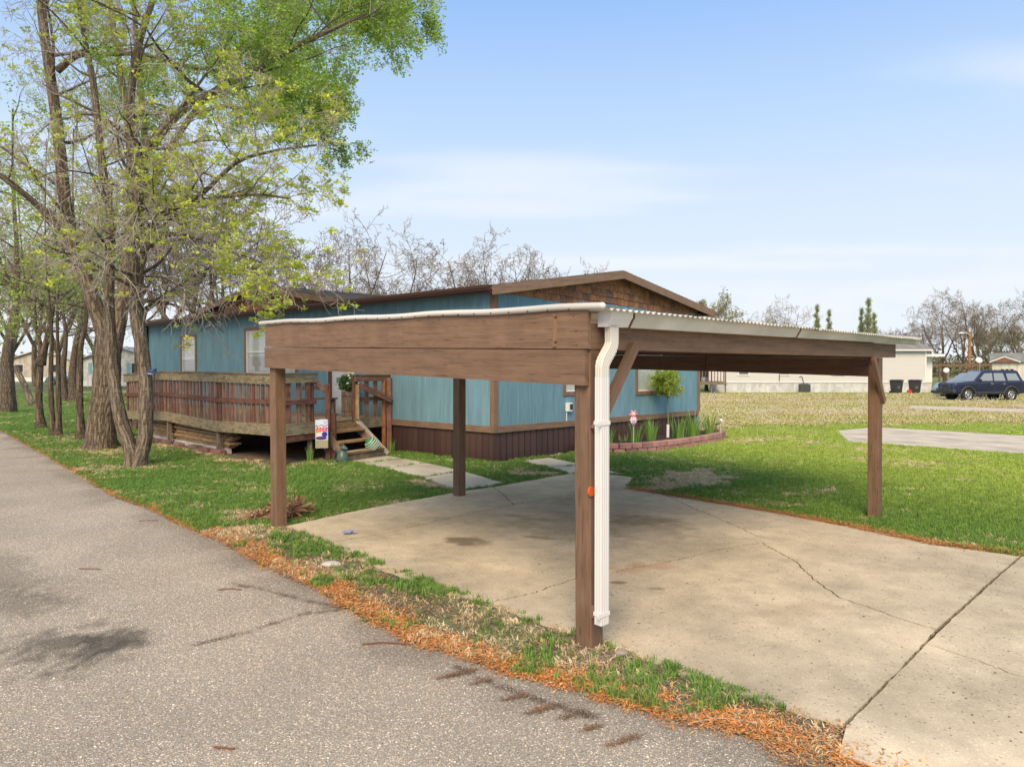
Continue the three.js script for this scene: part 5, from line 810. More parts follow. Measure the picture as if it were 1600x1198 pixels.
  // debris filling the cracks of the lane, and crumbs on the concrete
  const crackLines = [[[-1.4, -6.35], [-1.75, -6.2], [-2.1, -5.75], [-2.35, -5.5]], [[-1.4, -6.35], [-1.8, -6.55], [-2.3, -6.9], [-2.7, -7.1]], [[-.4, -5.1], [-.15, -4.85], [.1, -4.62], [.35, -4.45], [.5, -4.35]]];
  for (const l of crackLines) for (let i = 0; i < l.length - 1; i++) for (let k = 0; k < 55; k++) { const t = rnd(), j = rr(.4, .9), w = .03; lit.push([mixf(l[i][0], l[i + 1][0], t) + rr(-w, w), .006, mixf(l[i][1], l[i + 1][1], t) + rr(-w, w), rr(.3, .8), .4, .22 * j, .15 * j, .10 * j, .4]); }
  for (const [cx, cz, rx, n] of [[-.36, -4.98, .13, 90], [-.2, -4.85, .06, 25], [.02, -4.62, .08, 45], [.17, -4.45, .11, 70], [.32, -4.36, .05, 25], [.45, -4.22, .07, 40], [.62, -4.08, .1, 60], [-1.45, -6.45, .16, 60]]) for (let k = 0; k < n; k++) { const a = rr(0, 6.28), r = rx * Math.sqrt(rnd()), j = rr(.5, 1.1), o = rnd() < .25; lit.push([cx + Math.cos(a) * r - Math.sin(a) * r * .3, .006, cz + Math.cos(a) * r * -.55 + Math.sin(a) * r * .35, rr(.4, .9), .5, (o ? .5 : .26) * j, (o ? .24 : .165) * j, (o ? .1 : .11) * j, .4]); }
  instances('orange_litter', flake, dryMat, lit);
  const crumb = []; for (let k = 0; k < 420; k++) { const x = rr(.2, 6), z = -rr(4, 10); if (!inPoly(driveHull, x, z)) continue; const j = rr(.4, 1.6); crumb.push([x, .033, z, rr(.25, 1.1) * rr(.5, 1), .25, .19 * j, .14 * j, .09 * j, .3]); }
  instances('drive_crumbs', new THREE.IcosahedronGeometry(.011, 0), dryMat, crumb);
  // weeds in the open joints
  const weeds = []; const wl = [...joint1, ...joint2, ...joint3]; for (let k = 0; k < 60; k++) { const i = Math.floor(rnd() * (wl.length - 1)), t = rnd(), j = rr(.6, 1.2); weeds.push([mixf(wl[i][0], wl[i + 1][0], t), .008, mixf(wl[i][1], wl[i + 1][1], t), rr(.12, .3), rr(.15, .4), .22 * j, .22 * j, .08 * j, .8]); }
  for (const l of [crack1, crack2b, jointB1]) for (let k = 0; k < 45; k++) { const i = Math.floor(rnd() * (l.length - 1)), j = rr(.6, 1.2); weeds.push([l[i][0], .006, l[i][1], rr(.2, .45), rr(.15, .4), .20 * j, .21 * j, .08 * j, .8]); }
  for (const [l, per] of [[jointB1, 75], [jointB2, 75], [jB2, 45], [crack1, 80], [crack2a, 45], [crack2b, 80], [crack3, 22], [joint1, 40], [joint2, 40], [joint3, 40]]) for (let i = 0; i < l.length - 1; i++) { const L = Math.hypot(l[i + 1][0] - l[i][0], l[i + 1][1] - l[i][1]), n = L * per, m = Math.floor(n) + (rnd() < n % 1 ? 1 : 0); for (let k = 0; k < m; k++) { const t = rnd(), j = rr(.6, 1.3), g = rnd() < .45; weeds.push([mixf(l[i][0], l[i + 1][0], t), .022, mixf(l[i][1], l[i + 1][1], t), rr(.16, .36), rr(.10, .28), (g ? .16 : .19) * j, (g ? .17 : .145) * j, (g ? .06 : .09) * j, 1]); } }
  instances('joint_weeds', bladeTuft(8, .07, .03, .006, 1.1), dryMat, weeds);
}
// clods of brown litter and twigs lying on the lane
{
  rnd = mulberry(620); 
  const stick = (pts, r, m, lab, at) => solo('fallen_twig', tube(pts, r, 12, 5), m, lab, 'twig', at, 0, 'twigs lying on the ground');
  const tm = std({ color: lin(.22, .09, .05), roughness: .9 }), tg = std({ color: lin(.42, .34, .26), roughness: .9 });
  stick([[-.16, .012, .02], [-.02, .016, -.01], [.12, .012, .0], [.2, .02, .05]], .006, tm, 'reddish brown twig lying on the lane below the concrete corner', [-.95, 0, -5.52]);
  stick([[-.10, .012, .0], [.0, .02, .01], [.14, .012, -.03]], .005, tm, 'brown twig lying on the lane near the lawn left of the far post', [-4.9, 0, -10.0]);
  stick([[-.12, .012, .03], [.0, .014, .0], [.1, .012, .02]], .005, tm, 'short brown twig lying in the middle of the lane', [-2.6, 0, -6.9]);
  stick([[-.06, .012, .0], [.06, .012, .02]], .006, tm, 'short brown stick at the bottom edge of the lane', [-1.55, 0, -4.0]);
  stick([[-.22, .02, .02], [-.05, .035, .0], [.1, .03, .03], [.24, .02, .02]], .004, tg, 'pale thin twig lying in the orange litter beside the drive', [1.25, 0, -4.28]);
  stick([[-.12, .012, 0], [0, .02, .03], [.1, .012, .01]], .005, tm, 'brown twig on the lane beyond the dark stain', [-4.3, 0, -7.6]);
  // pale stone and a crumpled blue wrapper
  const rock = new THREE.IcosahedronGeometry(.09, 2); { const p = rock.attributes.position; for (let i = 0; i < p.count; i++) { const k = .75 + .5 * vnoise(p.getX(i) * 16 + 9, p.getZ(i) * 16 + p.getY(i) * 9, 4); p.setXYZ(i, p.getX(i) * k * 1.2, p.getY(i) * k * .4, p.getZ(i) * k); } rock.computeVertexNormals(); }
  solo('pale_stone', metric(rock), std({ color: lin(.66, .63, .58), map: mottle, roughness: .95 }), 'flat pale stone lying in the dry grass beside the drive', 'stone', [-1.86, .035, -7.68]);
  const wr = new THREE.PlaneGeometry(.16, .09, 12, 8).rotateX(-Math.PI / 2); { const p = wr.attributes.position; for (let i = 0; i < p.count; i++) p.setY(i, .012 + .035 * vnoise(p.getX(i) * 30 + 4, p.getZ(i) * 40, 9)); wr.computeVertexNormals(); }
  solo('crumpled_wrapper', wr, std({ color: lin(.30, .34, .48), roughness: .4, side: THREE.DoubleSide }), 'small crumpled blue wrapper lying on the far corner of the concrete', 'wrapper', [-2.0, .03, -9.12], .4);
  const r2 = rock.clone().scale(.45, .7, .45); solo('pebble', metric(r2), std({ color: lin(.36, .31, .27), map: mottle }), 'small grey pebble at the foot of the near carport post', 'stone', [.78, .04, -5.26]);
  // dead brown clump of an old ornamental plant on both sides of the far post
  const clump = (n, R, H) => { const pos = [], idx = []; for (let k = 0; k < n; k++) { const a = rr(0, 6.28), r = R * Math.sqrt(rnd()) * .7, x = Math.cos(a) * r, z = Math.sin(a) * r; let p = V(x, 0, z), d = V(Math.cos(a) * rr(.1, 1), rr(.5, 1.4), Math.sin(a) * rr(.1, 1)).normalize(); const L = H * rr(.4, 1.1), w = rr(.004, .014); for (let j = 0; j < 3; j++) { const q = p.clone().addScaledVector(d, L / 3), s = V().crossVectors(d, randDir()).normalize().multiplyScalar(w), b = pos.length / 3; for (const v of [p.clone().add(s), p.clone().sub(s), q.clone().sub(s), q.clone().add(s)]) pos.push(v.x, Math.max(0, v.y), v.z); idx.push(b, b + 1, b + 2, b, b + 2, b + 3); p = q; d.addScaledVector(randDir(), .6).addScaledVector(V(0, -1, 0), .25).normalize(); } } const g = new THREE.BufferGeometry(); g.setAttribute('position', new THREE.Float32BufferAttribute(pos, 3)); g.setIndex(idx); g.computeVertexNormals(); g.setAttribute('uv', new THREE.Float32BufferAttribute(new Float32Array(pos.length / 3 * 2), 2)); return g; };
  const dm = std({ color: lin(.34, .20, .12), roughness: .95, side: THREE.DoubleSide }), dm2 = std({ color: lin(.42, .27, .16), roughness: .95, side: THREE.DoubleSide });
  const c1 = thing('dead_plant', 'dead brown leafy clump right of the far carport post at the edge of the concrete', 'plant', [-3.06, 0, -10.2]); mesh('stems', clump(260, .2, .36), dm, c1); mesh('dry_leaves', clump(140, .2, .3), dm2, c1);
  const c2 = thing('dead_plant', 'smaller dead brown clump left of the far carport post', 'plant', [-3.45, 0, -10.05]); mesh('stems', clump(70, .10, .24), dm, c2); mesh('dry_leaves', clump(30, .1, .2), dm2, c2);
}

// ---------------------------------------------------------------- flower bed, topiary and ornaments by the gable
{
  rnd = mulberry(700);
  struct('bed_soil', prism(bedPoly.map(p => p), -.02, .19), std({ color: lin(.055, .04, .032), map: turfTex, bumpMap: turfBump, bumpScale: .03, roughness: 1 }));
  const kerb = thing('bed_edging', 'low curved edging of dull red blocks in two courses around the flower bed', 'edging', [HP(6, 1.3)[0], 0, HP(6, 1.3)[1]]);
  const curve = new THREE.CatmullRomCurve3(bedLine.map(([x, z]) => V(x, 0, z))), Lc = curve.getLength(), reds = [[.50, .265, .235], [.46, .24, .22], [.54, .29, .255], [.42, .22, .20]].map(c => std({ color: lin(...c), map: mottle, bumpMap: mottleBump, bumpScale: .006, roughness: .95 }));
  const shape = [rbx(.285, .128, .19, .014), rbx(.275, .124, .19, .018), rbx(.288, .13, .185, .012)];
  for (let c = 0; c < 2; c++) { const n = Math.floor(Lc / .295); for (let k = 0; k < n; k++) { const t = (k + .5 + c * .5) / n; if (t > 1) continue; const p = curve.getPointAt(t), d = curve.getTangentAt(t), m = mesh('edging_block', shape[Math.floor(rnd() * 3)], reds[Math.floor(rnd() * 4)], kerb); m.position.set(p.x - kerb.position.x + rr(-.006, .006), .06 + c * .131 + (c ? .0 : -.004), p.z - kerb.position.z + rr(-.006, .006)); m.rotation.y = Math.atan2(-d.z, d.x) + rr(-.04, .04); } }
  const iris = (px, z, n, h, sp, lab, col = [.17, .34, .06]) => { const X = (px - 800) / 1170 * z, pos = [], idx = []; for (let k = 0; k < n; k++) { const a = rr(0, 6.28), r = sp * Math.sqrt(rnd()), H = h * rr(.6, 1.1), l = rr(.05, .45), w = rr(.012, .02); let x = Math.cos(a) * r, zz = Math.sin(a) * r; const dx = Math.cos(a) * l, dz = Math.sin(a) * l, sx = Math.cos(a + 1.57 + rr(-.6, .6)), sz = Math.sin(a + 1.57 + rr(-.6, .6)), b0 = pos.length / 3; for (let j = 0; j <= 4; j++) { const t = j / 4, ww = w * (1 - t * t), cx = x + dx * H * t * t, cz = zz + dz * H * t * t; pos.push(cx - sx * ww, H * t, cz - sz * ww, cx + sx * ww, H * t, cz + sz * ww); } for (let j = 0; j < 4; j++) { const b = b0 + j * 2; idx.push(b, b + 1, b + 3, b, b + 3, b + 2); } } const g = new THREE.BufferGeometry(); g.setAttribute('position', new THREE.Float32BufferAttribute(pos, 3)); g.setIndex(idx); g.computeVertexNormals(); g.setAttribute('uv', new THREE.Float32BufferAttribute(new Float32Array(pos.length / 3 * 2), 2)); solo('iris_plant', g, new THREE.MeshPhysicalMaterial({ color: lin(...col), roughness: .6, transmission: .2, thickness: 0, side: THREE.DoubleSide }), lab, 'plant', [X, .14, -z], 0, 'iris plants in the flower bed'); };
  iris(951, 18.5, 26, .55, .12, 'iris clump right beside the white downspout at the start of the bed'); iris(992, 19.0, 34, .55, .16, 'iris clump around the stem of the pinwheel flower'); iris(1018, 19.4, 40, .66, .14, 'upright iris clump between the pinwheel flower and the little topiary tree');
  iris(1062, 20.1, 44, .68, .20, 'iris clump just right of the topiary tree', [.16, .32, .06]); iris(1084, 20.5, 52, .78, .22, 'tallest and widest iris clump in the bed', [.19, .37, .07]); iris(1110, 21.2, 36, .66, .18, 'iris clump at the right end of the bed'); iris(980, 19.3, 26, .22, .28, 'low sprawling green plant left of the pinwheel flower', [.16, .25, .05]);
  { // little ball-headed tree with a white trunk guard
    const z = 20.3, X = (1044 - 800) / 1170 * z, t = thing('topiary_tree', 'little round-headed tree with a white trunk guard in the flower bed', 'tree', [X, .1, -z]); const w = new Wood(), tw = new Wood(), lv = [], P = smoothPts([[0, 0, 0], [.01, .5, 0], [-.01, 1.0, .01], [0, 1.3, 0]], 10); w.tube(P, P.map((_, k) => .022 - k * .0007), 8); mesh('trunk', w.geo(), std({ color: lin(.22, .20, .08), roughness: .9 }), t);
    mesh('trunk_guard', tube([[0, .02, 0], [.004, .25, 0], [.006, .44, 0]], .042, 6, 12), M.white, t);
    for (let k = 0; k < 15; k++) { const a = rr(0, 6.28); grow(tw, tw, lv, V(0, rr(1.08, 1.3), 0), V(Math.cos(a) * rr(.15, .9), rr(.35, 1), Math.sin(a) * rr(.15, .9)), rr(.46, .68), .008, 2, { ...BR, kids: [0, 0, 6, 5], minR: .003, leafP: 1, leafN: 3, leafJ: .05, trop: [0, 0, .12, .1, .1] }); }
    stuff(mesh('twigs', tw.geo(), twigMat, t)); scatter('leaves', leafSpray(9, .045, .06), leafMat, lv, t, V(0, 0, 0), () => { const k = rr(.7, 1.2), y = rnd(); return [mixf(.32, .60, y * y) * k, mixf(.50, .60, y) * k, .06 * k]; }, .7, 1.2);
  }
  { // pinwheel flower on a stake
    const z = 18.75, X = (990 - 800) / 1170 * z, t = thing('pinwheel_flower', 'pink and white pinwheel flower ornament on a pale green stake', 'ornament', [X, .12, -z]); mesh('stake', cyl(.011, .009, .58, 0, 0, 0, 8), std({ color: lin(.52, .66, .42), roughness: .5 }), t);
    const petal = (y, r, col, n, tilt) => { const g = []; for (let k = 0; k < n; k++) { const s = new THREE.SphereGeometry(1, 8, 6).scale(r * .5, r * .28, .012).rotateX(.5).translate(r * .5, 0, 0).rotateZ(k / n * 6.283); g.push(s); } return mesh('petals', merge(g).rotateY(-.2).translate(0, y, .03), std({ color: lin(...col), roughness: .45, side: THREE.DoubleSide }), t); };
    petal(.79, .115, [.78, .22, .34], 6); petal(.80, .07, [.82, .55, .62], 6).position.z = .015; petal(.645, .10, [.85, .80, .84], 8); petal(.65, .06, [.82, .62, .76], 6).position.z = .018; petal(.56, .07, [.30, .16, .42], 6);
    mesh('hub', new THREE.SphereGeometry(.022, 10, 8).translate(0, .79, .06), M.white, t); mesh('hub', new THREE.SphereGeometry(.02, 10, 8).translate(0, .645, .06), M.white, t);
  }
  { // thin garden stake with a hovering bird
    const z = 21.0, X = (1127 - 800) / 1170 * z, t = thing('bird_stake', 'thin white garden stake with a small bird at the end of the bed', 'ornament', [X, .1, -z]); mesh('stake', cyl(.008, .006, .72, 0, 0, 0, 8), std({ color: lin(.72, .78, .62), roughness: .5 }), t);
    mesh('bird_body', new THREE.SphereGeometry(.05, 12, 8).scale(.8, 1.35, .8).rotateZ(.3).translate(0, .50, .03), M.white, t); mesh('wing', new THREE.SphereGeometry(.05, 10, 6).scale(1.5, .35, .6).rotateZ(.25).translate(-.09, .40, .02), M.black, t); mesh('bird_head', new THREE.SphereGeometry(.026, 10, 8).translate(-.01, .585, .04), std({ color: lin(.1, .12, .14) }), t); mesh('beak', new THREE.ConeGeometry(.007, .06, 6).rotateZ(1.2).translate(-.055, .59, .04), M.black, t);
  }
}

// ---------------------------------------------------------------- small things at the deck and steps
{
  rnd = mulberry(810);
  { // printed garden flag hung by the newel
    const w = 96, h = 232, cv = document.createElement('canvas'); cv.width = w; cv.height = h; const x = cv.getContext('2d');
    x.fillStyle = '#c4d8f2'; x.fillRect(0, 0, w, h); x.fillStyle = '#e6ecfa'; for (let k = 0; k < 40; k++) { x.beginPath(); x.arc(rnd() * w, rnd() * 60, 4 + rnd() * 9, 0, 7); x.fill(); }
    x.fillStyle = '#5a3fae'; for (let k = 0; k < 9; k++) x.fillRect(4 + k * 10, 50 + Math.sin(k * 1.3) * 6, 9, 6);
    x.strokeStyle = '#f2506e'; x.lineWidth = 8; x.lineCap = 'round'; for (let k = 0; k < 4; k++) { x.beginPath(); x.moveTo(8 + k * 22, 96); x.bezierCurveTo(12 + k * 22, 54, 28 + k * 22, 60, 18 + k * 22, 98); x.stroke(); }
    x.fillStyle = '#f49a36'; x.beginPath(); x.ellipse(22, 98, 18, 15, 0, 0, 7); x.fill(); x.fillStyle = '#f4ead8'; x.beginPath(); x.ellipse(26, 126, 20, 18, 0, 0, 7); x.fill();
    x.fillStyle = '#3d35a8'; x.beginPath(); x.ellipse(70, 122, 20, 21, 0, 0, 7); x.fill(); x.fillStyle = '#5a3590'; x.beginPath(); x.ellipse(44, 152, 42, 14, 0, 0, 7); x.fill();
    x.fillStyle = '#f2ecc4'; x.fillRect(0, 166, w, h - 166); x.strokeStyle = '#33302c'; x.lineWidth = 5; for (let r = 0; r < 7; r++) for (let k = 0; k < 9; k++) { const u = k * 12 + (r % 2) * 6, v = 170 + r * 9; x.beginPath(); x.moveTo(u, v + 6); x.lineTo(u + 6, v); x.stroke(); }
    const ft = new THREE.CanvasTexture(cv); ft.colorSpace = THREE.SRGBColorSpace;
    const t = thing('garden_flag', 'small bright printed garden flag hanging beside the red newel post', 'flag', [-4.14, .28, -16.25], .35);
    const g = new THREE.PlaneGeometry(.27, .63, 10, 12); { const p = g.attributes.position; for (let i = 0; i < p.count; i++) p.setZ(i, .012 * Math.sin(p.getX(i) * 22 + p.getY(i) * 3)); g.computeVertexNormals(); } g.translate(0, .36, 0);
    mesh('cloth', g, std({ map: ft, side: THREE.DoubleSide, roughness: .8 }), t); mesh('rod', new THREE.CylinderGeometry(.006, .006, .34, 8).rotateZ(Math.PI / 2).translate(.02, .68, 0), M.black, t); mesh('stake', cyl(.006, .006, .98, .18, -.28, 0, 8), M.black, t);
  }
  { // dragon-like ceramic figurine
    const t = thing('dragon_figurine', 'dark green ceramic dragon figurine sitting at the foot of the steps', 'figurine', [-3.66, .03, -16.12], -.4), m = std({ color: lin(.085, .14, .12), roughness: .35 });
    mesh('body', new THREE.LatheGeometry([[0, 0], [.11, .0], [.135, .06], [.12, .16], [.085, .23], [.06, .27], [0, .28]].map(p => new THREE.Vector2(...p)), 20), m, t); mesh('head', merge([new THREE.SphereGeometry(.062, 14, 10).scale(1.15, .9, .9).translate(.05, .32, .03), new THREE.SphereGeometry(.04, 12, 8).scale(1.3, .75, .9).translate(.11, .305, .04)]), m, t);
    for (const s of [-1, 1]) { mesh('ear', new THREE.ConeGeometry(.02, .075, 8).rotateX(s * .4).rotateZ(.3).translate(.02, .39, .03 + s * .04), m, t); mesh('foot', new THREE.SphereGeometry(.04, 10, 8).scale(1.4, .6, .8).translate(.1, .03, s * .06), m, t); }
    mesh('wing', new THREE.SphereGeometry(.09, 12, 8).scale(.5, 1, .2).rotateZ(.5).translate(-.1, .22, .05), std({ color: lin(.05, .06, .06), roughness: .4 }), t); mesh('tail', tube([[-.1, .05, 0], [-.17, .06, .05], [-.16, .14, .08]], .02, 10, 8), m, t);
  }
  { // ball ornament, striped green
    const t = thing('striped_ball', 'green ball ornament with white diagonal stripes on the lowest step', 'ornament', [-3.18, .19, -16.98]); const R = .155; mesh('ball', new THREE.SphereGeometry(R, 24, 16).scale(1, 1, 1).translate(0, R, 0), std({ color: lin(.06, .24, .12), roughness: .35 }), t);
    for (let k = 0; k < 5; k++) { const off = -.10 + k * .05, r = Math.sqrt(R * R - off * off) + .002; const g = new THREE.TorusGeometry(r, .0085, 6, 40, Math.PI).rotateZ(-Math.PI / 2).translate(0, 0, 0); g.rotateY(-Math.PI / 2 - .3); g.applyMatrix4(new THREE.Matrix4().makeTranslation(0, 0, 0)); const q = new THREE.RingGeometry(.001, .002, 3); const band = new THREE.TorusGeometry(r, .008, 6, 44).rotateY(Math.PI / 2).translate(off, 0, 0).rotateZ(-.75).rotateY(.5).translate(0, R, 0); mesh('stripe', band, M.white, t); }
  }
  { // barrel planter with leafy pale flowers
    const t = thing('barrel_planter', 'tall slatted barrel planter with leafy white flowers on the deck beside the door', 'planter', [-4.13, .86, -18.9]); const n = 12; for (let k = 0; k < n; k++) { const a = k / n * 6.283; mesh('stave', bx(.085, .62, .022, 0, .31, 0, 'y').translate(0, 0, .165).rotateY(a), k % 2 ? M.greywood : M.redwood3, t); }
    for (const y of [.12, .5]) mesh('hoop', new THREE.TorusGeometry(.18, .008, 6, 28).rotateX(Math.PI / 2).translate(0, y, 0), M.black, t); mesh('soil', cyl(.155, .155, .03, 0, .56, 0, 16), M.soil, t);
    const lv = [], fl = []; for (let k = 0; k < 260; k++) { const p = randDir().multiplyScalar(.27 * Math.cbrt(rnd())); p.y = p.y * .8 + .82; lv.push(p); } for (let k = 0; k < 16; k++) { const p = randDir(); p.y = Math.abs(p.y); p.x = Math.abs(p.x) * .9; fl.push(p.multiplyScalar(.28).add(V(.02, .82, .06))); }
    scatter('foliage', leafSpray(7, .06, .06), leafMat, lv, t, V(0, 0, 0), () => { const k = rr(.6, 1.2); return [.13 * k, .27 * k, .06 * k]; }); scatter('flowers', new THREE.IcosahedronGeometry(.03, 1), dryMat, fl, t, V(0, 0, 0), () => [.78, .78, .52]);
  }
  { // wooden bench in front of the door
    const t = thing('deck_bench', 'low grey wooden bench on the deck behind the tall newel post', 'bench', [-5.0, .86, -19.3], houseTurn); for (const z of [-.12, .02, .16]) mesh('seat_slat', bx(.9, .035, .11, 0, .42, z), M.greywood, t); for (const x of [-.38, .38]) mesh('leg', bx(.06, .4, .34, x, .2, 0, 'y'), M.greywood, t); mesh('backrest', bx(.9, .12, .03, 0, .7, -.19), M.redwood3, t); for (const x of [-.4, .4]) mesh('back_post', bx(.05, .36, .04, x, .6, -.2, 'y'), M.redwood3, t);
  }
  { // blue bird ornament on the forked tree
    const t = thing('bird_ornament', 'blue and white bird ornament fixed to the right stem of the forked tree', 'ornament', [-7.46, 1.98, -15.50], -.2); mesh('body', new THREE.SphereGeometry(.07, 14, 10).scale(1.25, .75, .8), std({ color: lin(.08, .22, .50), roughness: .45 }), t); mesh('breast', new THREE.SphereGeometry(.055, 12, 8).scale(1.3, .5, .85).translate(-.015, -.028, .012), std({ color: lin(.55, .66, .80), roughness: .5 }), t); mesh('head', new THREE.SphereGeometry(.04, 12, 8).translate(.075, .045, .01), std({ color: lin(.03, .06, .14), roughness: .45 }), t); mesh('tail', bx(.12, .02, .045, -.1, 0, 0).rotateZ(.25), std({ color: lin(.06, .16, .38), roughness: .5 }), t); mesh('wing', new THREE.SphereGeometry(.05, 10, 8).scale(1.4, .7, .3).translate(.0, .015, .06), std({ color: lin(.03, .07, .2), roughness: .45 }), t); mesh('perch', cyl(.008, .008, .2, .06, -.2, 0, 6), M.black, t);
  }
  { // leafy green sprouts at the deck's foot
    const sprout = (x, z, lab, h) => { const g = bladeTuft(26, h, .06, .014, .35); solo('green_sprout', g, grassMat2, lab, 'plant', [x, .01, z], 0, 'sprouts at the deck'); }; const grassMat2 = new THREE.MeshPhysicalMaterial({ color: lin(.20, .38, .07), roughness: .6, transmission: .2, thickness: 0, side: THREE.DoubleSide });
    sprout(-4.42, -16.35, 'green leaf sprout at the foot of the deck left of the garden flag', .36); sprout(-2.85, -17.7, 'green leaf sprout at the foot of the right newel post', .42);
  }
}
// ---------------------------------------------------------------- neighbours and vehicles
function carShape(o) { // front towards -x; returns a group with parts
  const t = new THREE.Group(), L = o.L, W = o.W, paint = new THREE.MeshPhysicalMaterial({ color: lin(...o.color), roughness: .3, clearcoat: .8, clearcoatRoughness: .1, metalness: .1 }), glass = std({ color: lin(.30, .34, .35), roughness: .06, metalness: .2 }), rub = std({ color: lin(.025, .025, .027), roughness: .85 }), trim = std({ color: lin(.05, .055, .065), roughness: .6 }), chrome = std({ color: lin(.7, .7, .7), metalness: .9, roughness: .25 });
  const xf = -L / 2, xr = L / 2, wf = o.wf, wr = o.wr, R = o.R, ar = R + .07, by = o.sill;
  const s = new THREE.Shape(); s.moveTo(xf + .06, by + .02); s.lineTo(xf, by + .18); s.lineTo(xf + .03, o.nose); s.quadraticCurveTo(xf + .1, o.nose + .1, xf + .3, o.hood - .03); s.lineTo(o.cowl, o.hood + .05); s.lineTo(o.tail, o.belt); s.lineTo(xr - .04, o.belt - .04); s.lineTo(xr, o.belt - .4); s.lineTo(xr - .05, by + .06);
  s.lineTo(wr + ar, by); s.absarc(wr, R, ar, Math.asin(clamp((by - R) / ar, -1, 1)), Math.PI - Math.asin(clamp((by - R) / ar, -1, 1)), false); s.lineTo(wf + ar, by); s.absarc(wf, R, ar, Math.asin(clamp((by - R) / ar, -1, 1)), Math.PI - Math.asin(clamp((by - R) / ar, -1, 1)), false); s.lineTo(xf + .06, by + .02);
  const body = new THREE.ExtrudeGeometry(s, { depth: W - .12, bevelEnabled: true, bevelThickness: .06, bevelSize: .05, bevelSegments: 3, curveSegments: 14 }).translate(0, 0, -(W - .12) / 2); mesh('body', toCreasedNormals(metric(body), .6), paint, t);
  const c = new THREE.Shape([[o.cowl - .05, o.hood], [o.roofF, o.H - .03], [o.roofF + .15, o.H], [o.roofR - .12, o.H], [o.roofR, o.H - .04], [o.tail, o.belt - .02]].map(p => new THREE.Vector2(...p)));
  const cw = W - .2, cab = new THREE.ExtrudeGeometry(c, { depth: cw - .06, bevelEnabled: true, bevelThickness: .03, bevelSize: .03, bevelSegments: 2 }).translate(0, 0, -(cw - .06) / 2); const tum = g => { const p = g.attributes.position; for (let i = 0; i < p.count; i++) p.setZ(i, p.getZ(i) * (1 - .16 * clamp((p.getY(i) - o.belt) / (o.H - o.belt)))); g.computeVertexNormals(); return g; };
  mesh('cabin', toCreasedNormals(tum(metric(cab)), .6), paint, t);
  const pane = (pts, side) => { const g = new THREE.ExtrudeGeometry(new THREE.Shape(pts.map(p => new THREE.Vector2(...p))), { depth: .012, bevelEnabled: false }).translate(0, 0, side > 0 ? cw / 2 - .004 : -cw / 2 - .008); return tum(metric(g)); };
  for (const sd of [-1, 1]) for (const w of o.windows) mesh('side_window', pane(w, sd), glass, t);
  // windscreen and rear window: slightly proud slabs
  const slab = (x0, y0, x1, y1, w0, w1, off) => { const d = V(x1 - x0, y1 - y0, 0).normalize(), n = V(-d.y, d.x, 0).multiplyScalar(off); return hexa([V(x0, y0, -w0).add(n), V(x1, y1, -w1).add(n), V(x1, y1, w1).add(n), V(x0, y0, w0).add(n), V(x0, y0, -w0), V(x1, y1, -w1), V(x1, y1, w1), V(x0, y0, w0)]); };
  mesh('windscreen', slab(o.cowl - .02, o.hood + .06, o.roofF - .03, o.H - .07, cw / 2 - .08, cw / 2 - .17, .045), glass, t); mesh('rear_window', slab(o.tail + .0, o.belt + .06, o.roofR + .02, o.H - .1, cw / 2 - .1, cw / 2 - .18, -.045), glass, t);
  for (const [wx, nm] of [[wf, 'front'], [wr, 'rear']]) for (const sd of [-1, 1]) { const wh = new THREE.Group(); wh.name = 'wheel'; t.add(wh); wh.position.set(wx, R, sd * (W / 2 - .11)); mesh('tyre', new THREE.LatheGeometry([[R * .58, -.11], [R * .9, -.12], [R, -.09], [R, .09], [R * .9, .12], [R * .58, .11]].map(p => new THREE.Vector2(...p)), 28).rotateX(Math.PI / 2), rub, wh); const sp = [new THREE.CylinderGeometry(R * .6, R * .6, .12, 24).rotateX(Math.PI / 2)]; mesh('rim', merge([new THREE.TorusGeometry(R * .52, R * .07, 8, 28).translate(0, 0, sd * .10), new THREE.CylinderGeometry(R * .2, R * .2, .05, 14).rotateX(Math.PI / 2).translate(0, 0, sd * .09), ...[0, 1, 2, 3, 4].map(k => bx(R * .5, R * .14, .03, R * .3, 0, sd * .09).rotateZ(k * 1.2566))]), chrome, wh); mesh('hub_back', sp[0], trim, wh); }
  mesh('front_bumper', rbx(.22, .2, W + .02, .05).translate(xf - .02, by + .14, 0), trim, t); mesh('rear_bumper', rbx(.2, .17, W, .05).translate(xr + .04, by + .16, 0), o.bumper ? std({ color: lin(.6, .6, .6), roughness: .35, metalness: .5 }) : paint, t); mesh('grille', rbx(.06, .2, W * .5, .02).translate(xf + .0, o.nose - .08, 0), trim, t);
  for (const sd of [-1, 1]) { mesh('headlight', rbx(.1, .15, .26, .03).translate(xf + .06, o.nose - .06, sd * (W / 2 - .2)), std({ color: lin(.75, .75, .72), roughness: .15 }), t); mesh('tail_light', rbx(.08, .3, .12, .02).translate(xr - .01, o.belt - .26, sd * (W / 2 - .07)), std({ color: lin(.45, .03, .02), roughness: .25 }), t); mesh('mirror', rbx(.1, .14, .17, .03).translate(o.cowl + .32, o.belt + .08, sd * (W / 2 + .05)), paint, t); for (const x of o.handles) mesh('door_handle', rbx(.16, .035, .03, .01).translate(x, o.belt - .13, sd * (W / 2 + .005)), chrome, t); for (const x of o.seams) mesh('door_seam', bx(.012, o.belt - by - .1, .006, x, (o.belt + by) / 2 + .02, sd * (W / 2 + .0015), 'y'), trim, t); mesh('side_strip', bx(wr - wf - 2 * ar - .1, .07, .02, (wf + wr) / 2, by + .06, sd * (W / 2 + .004)), trim, t);
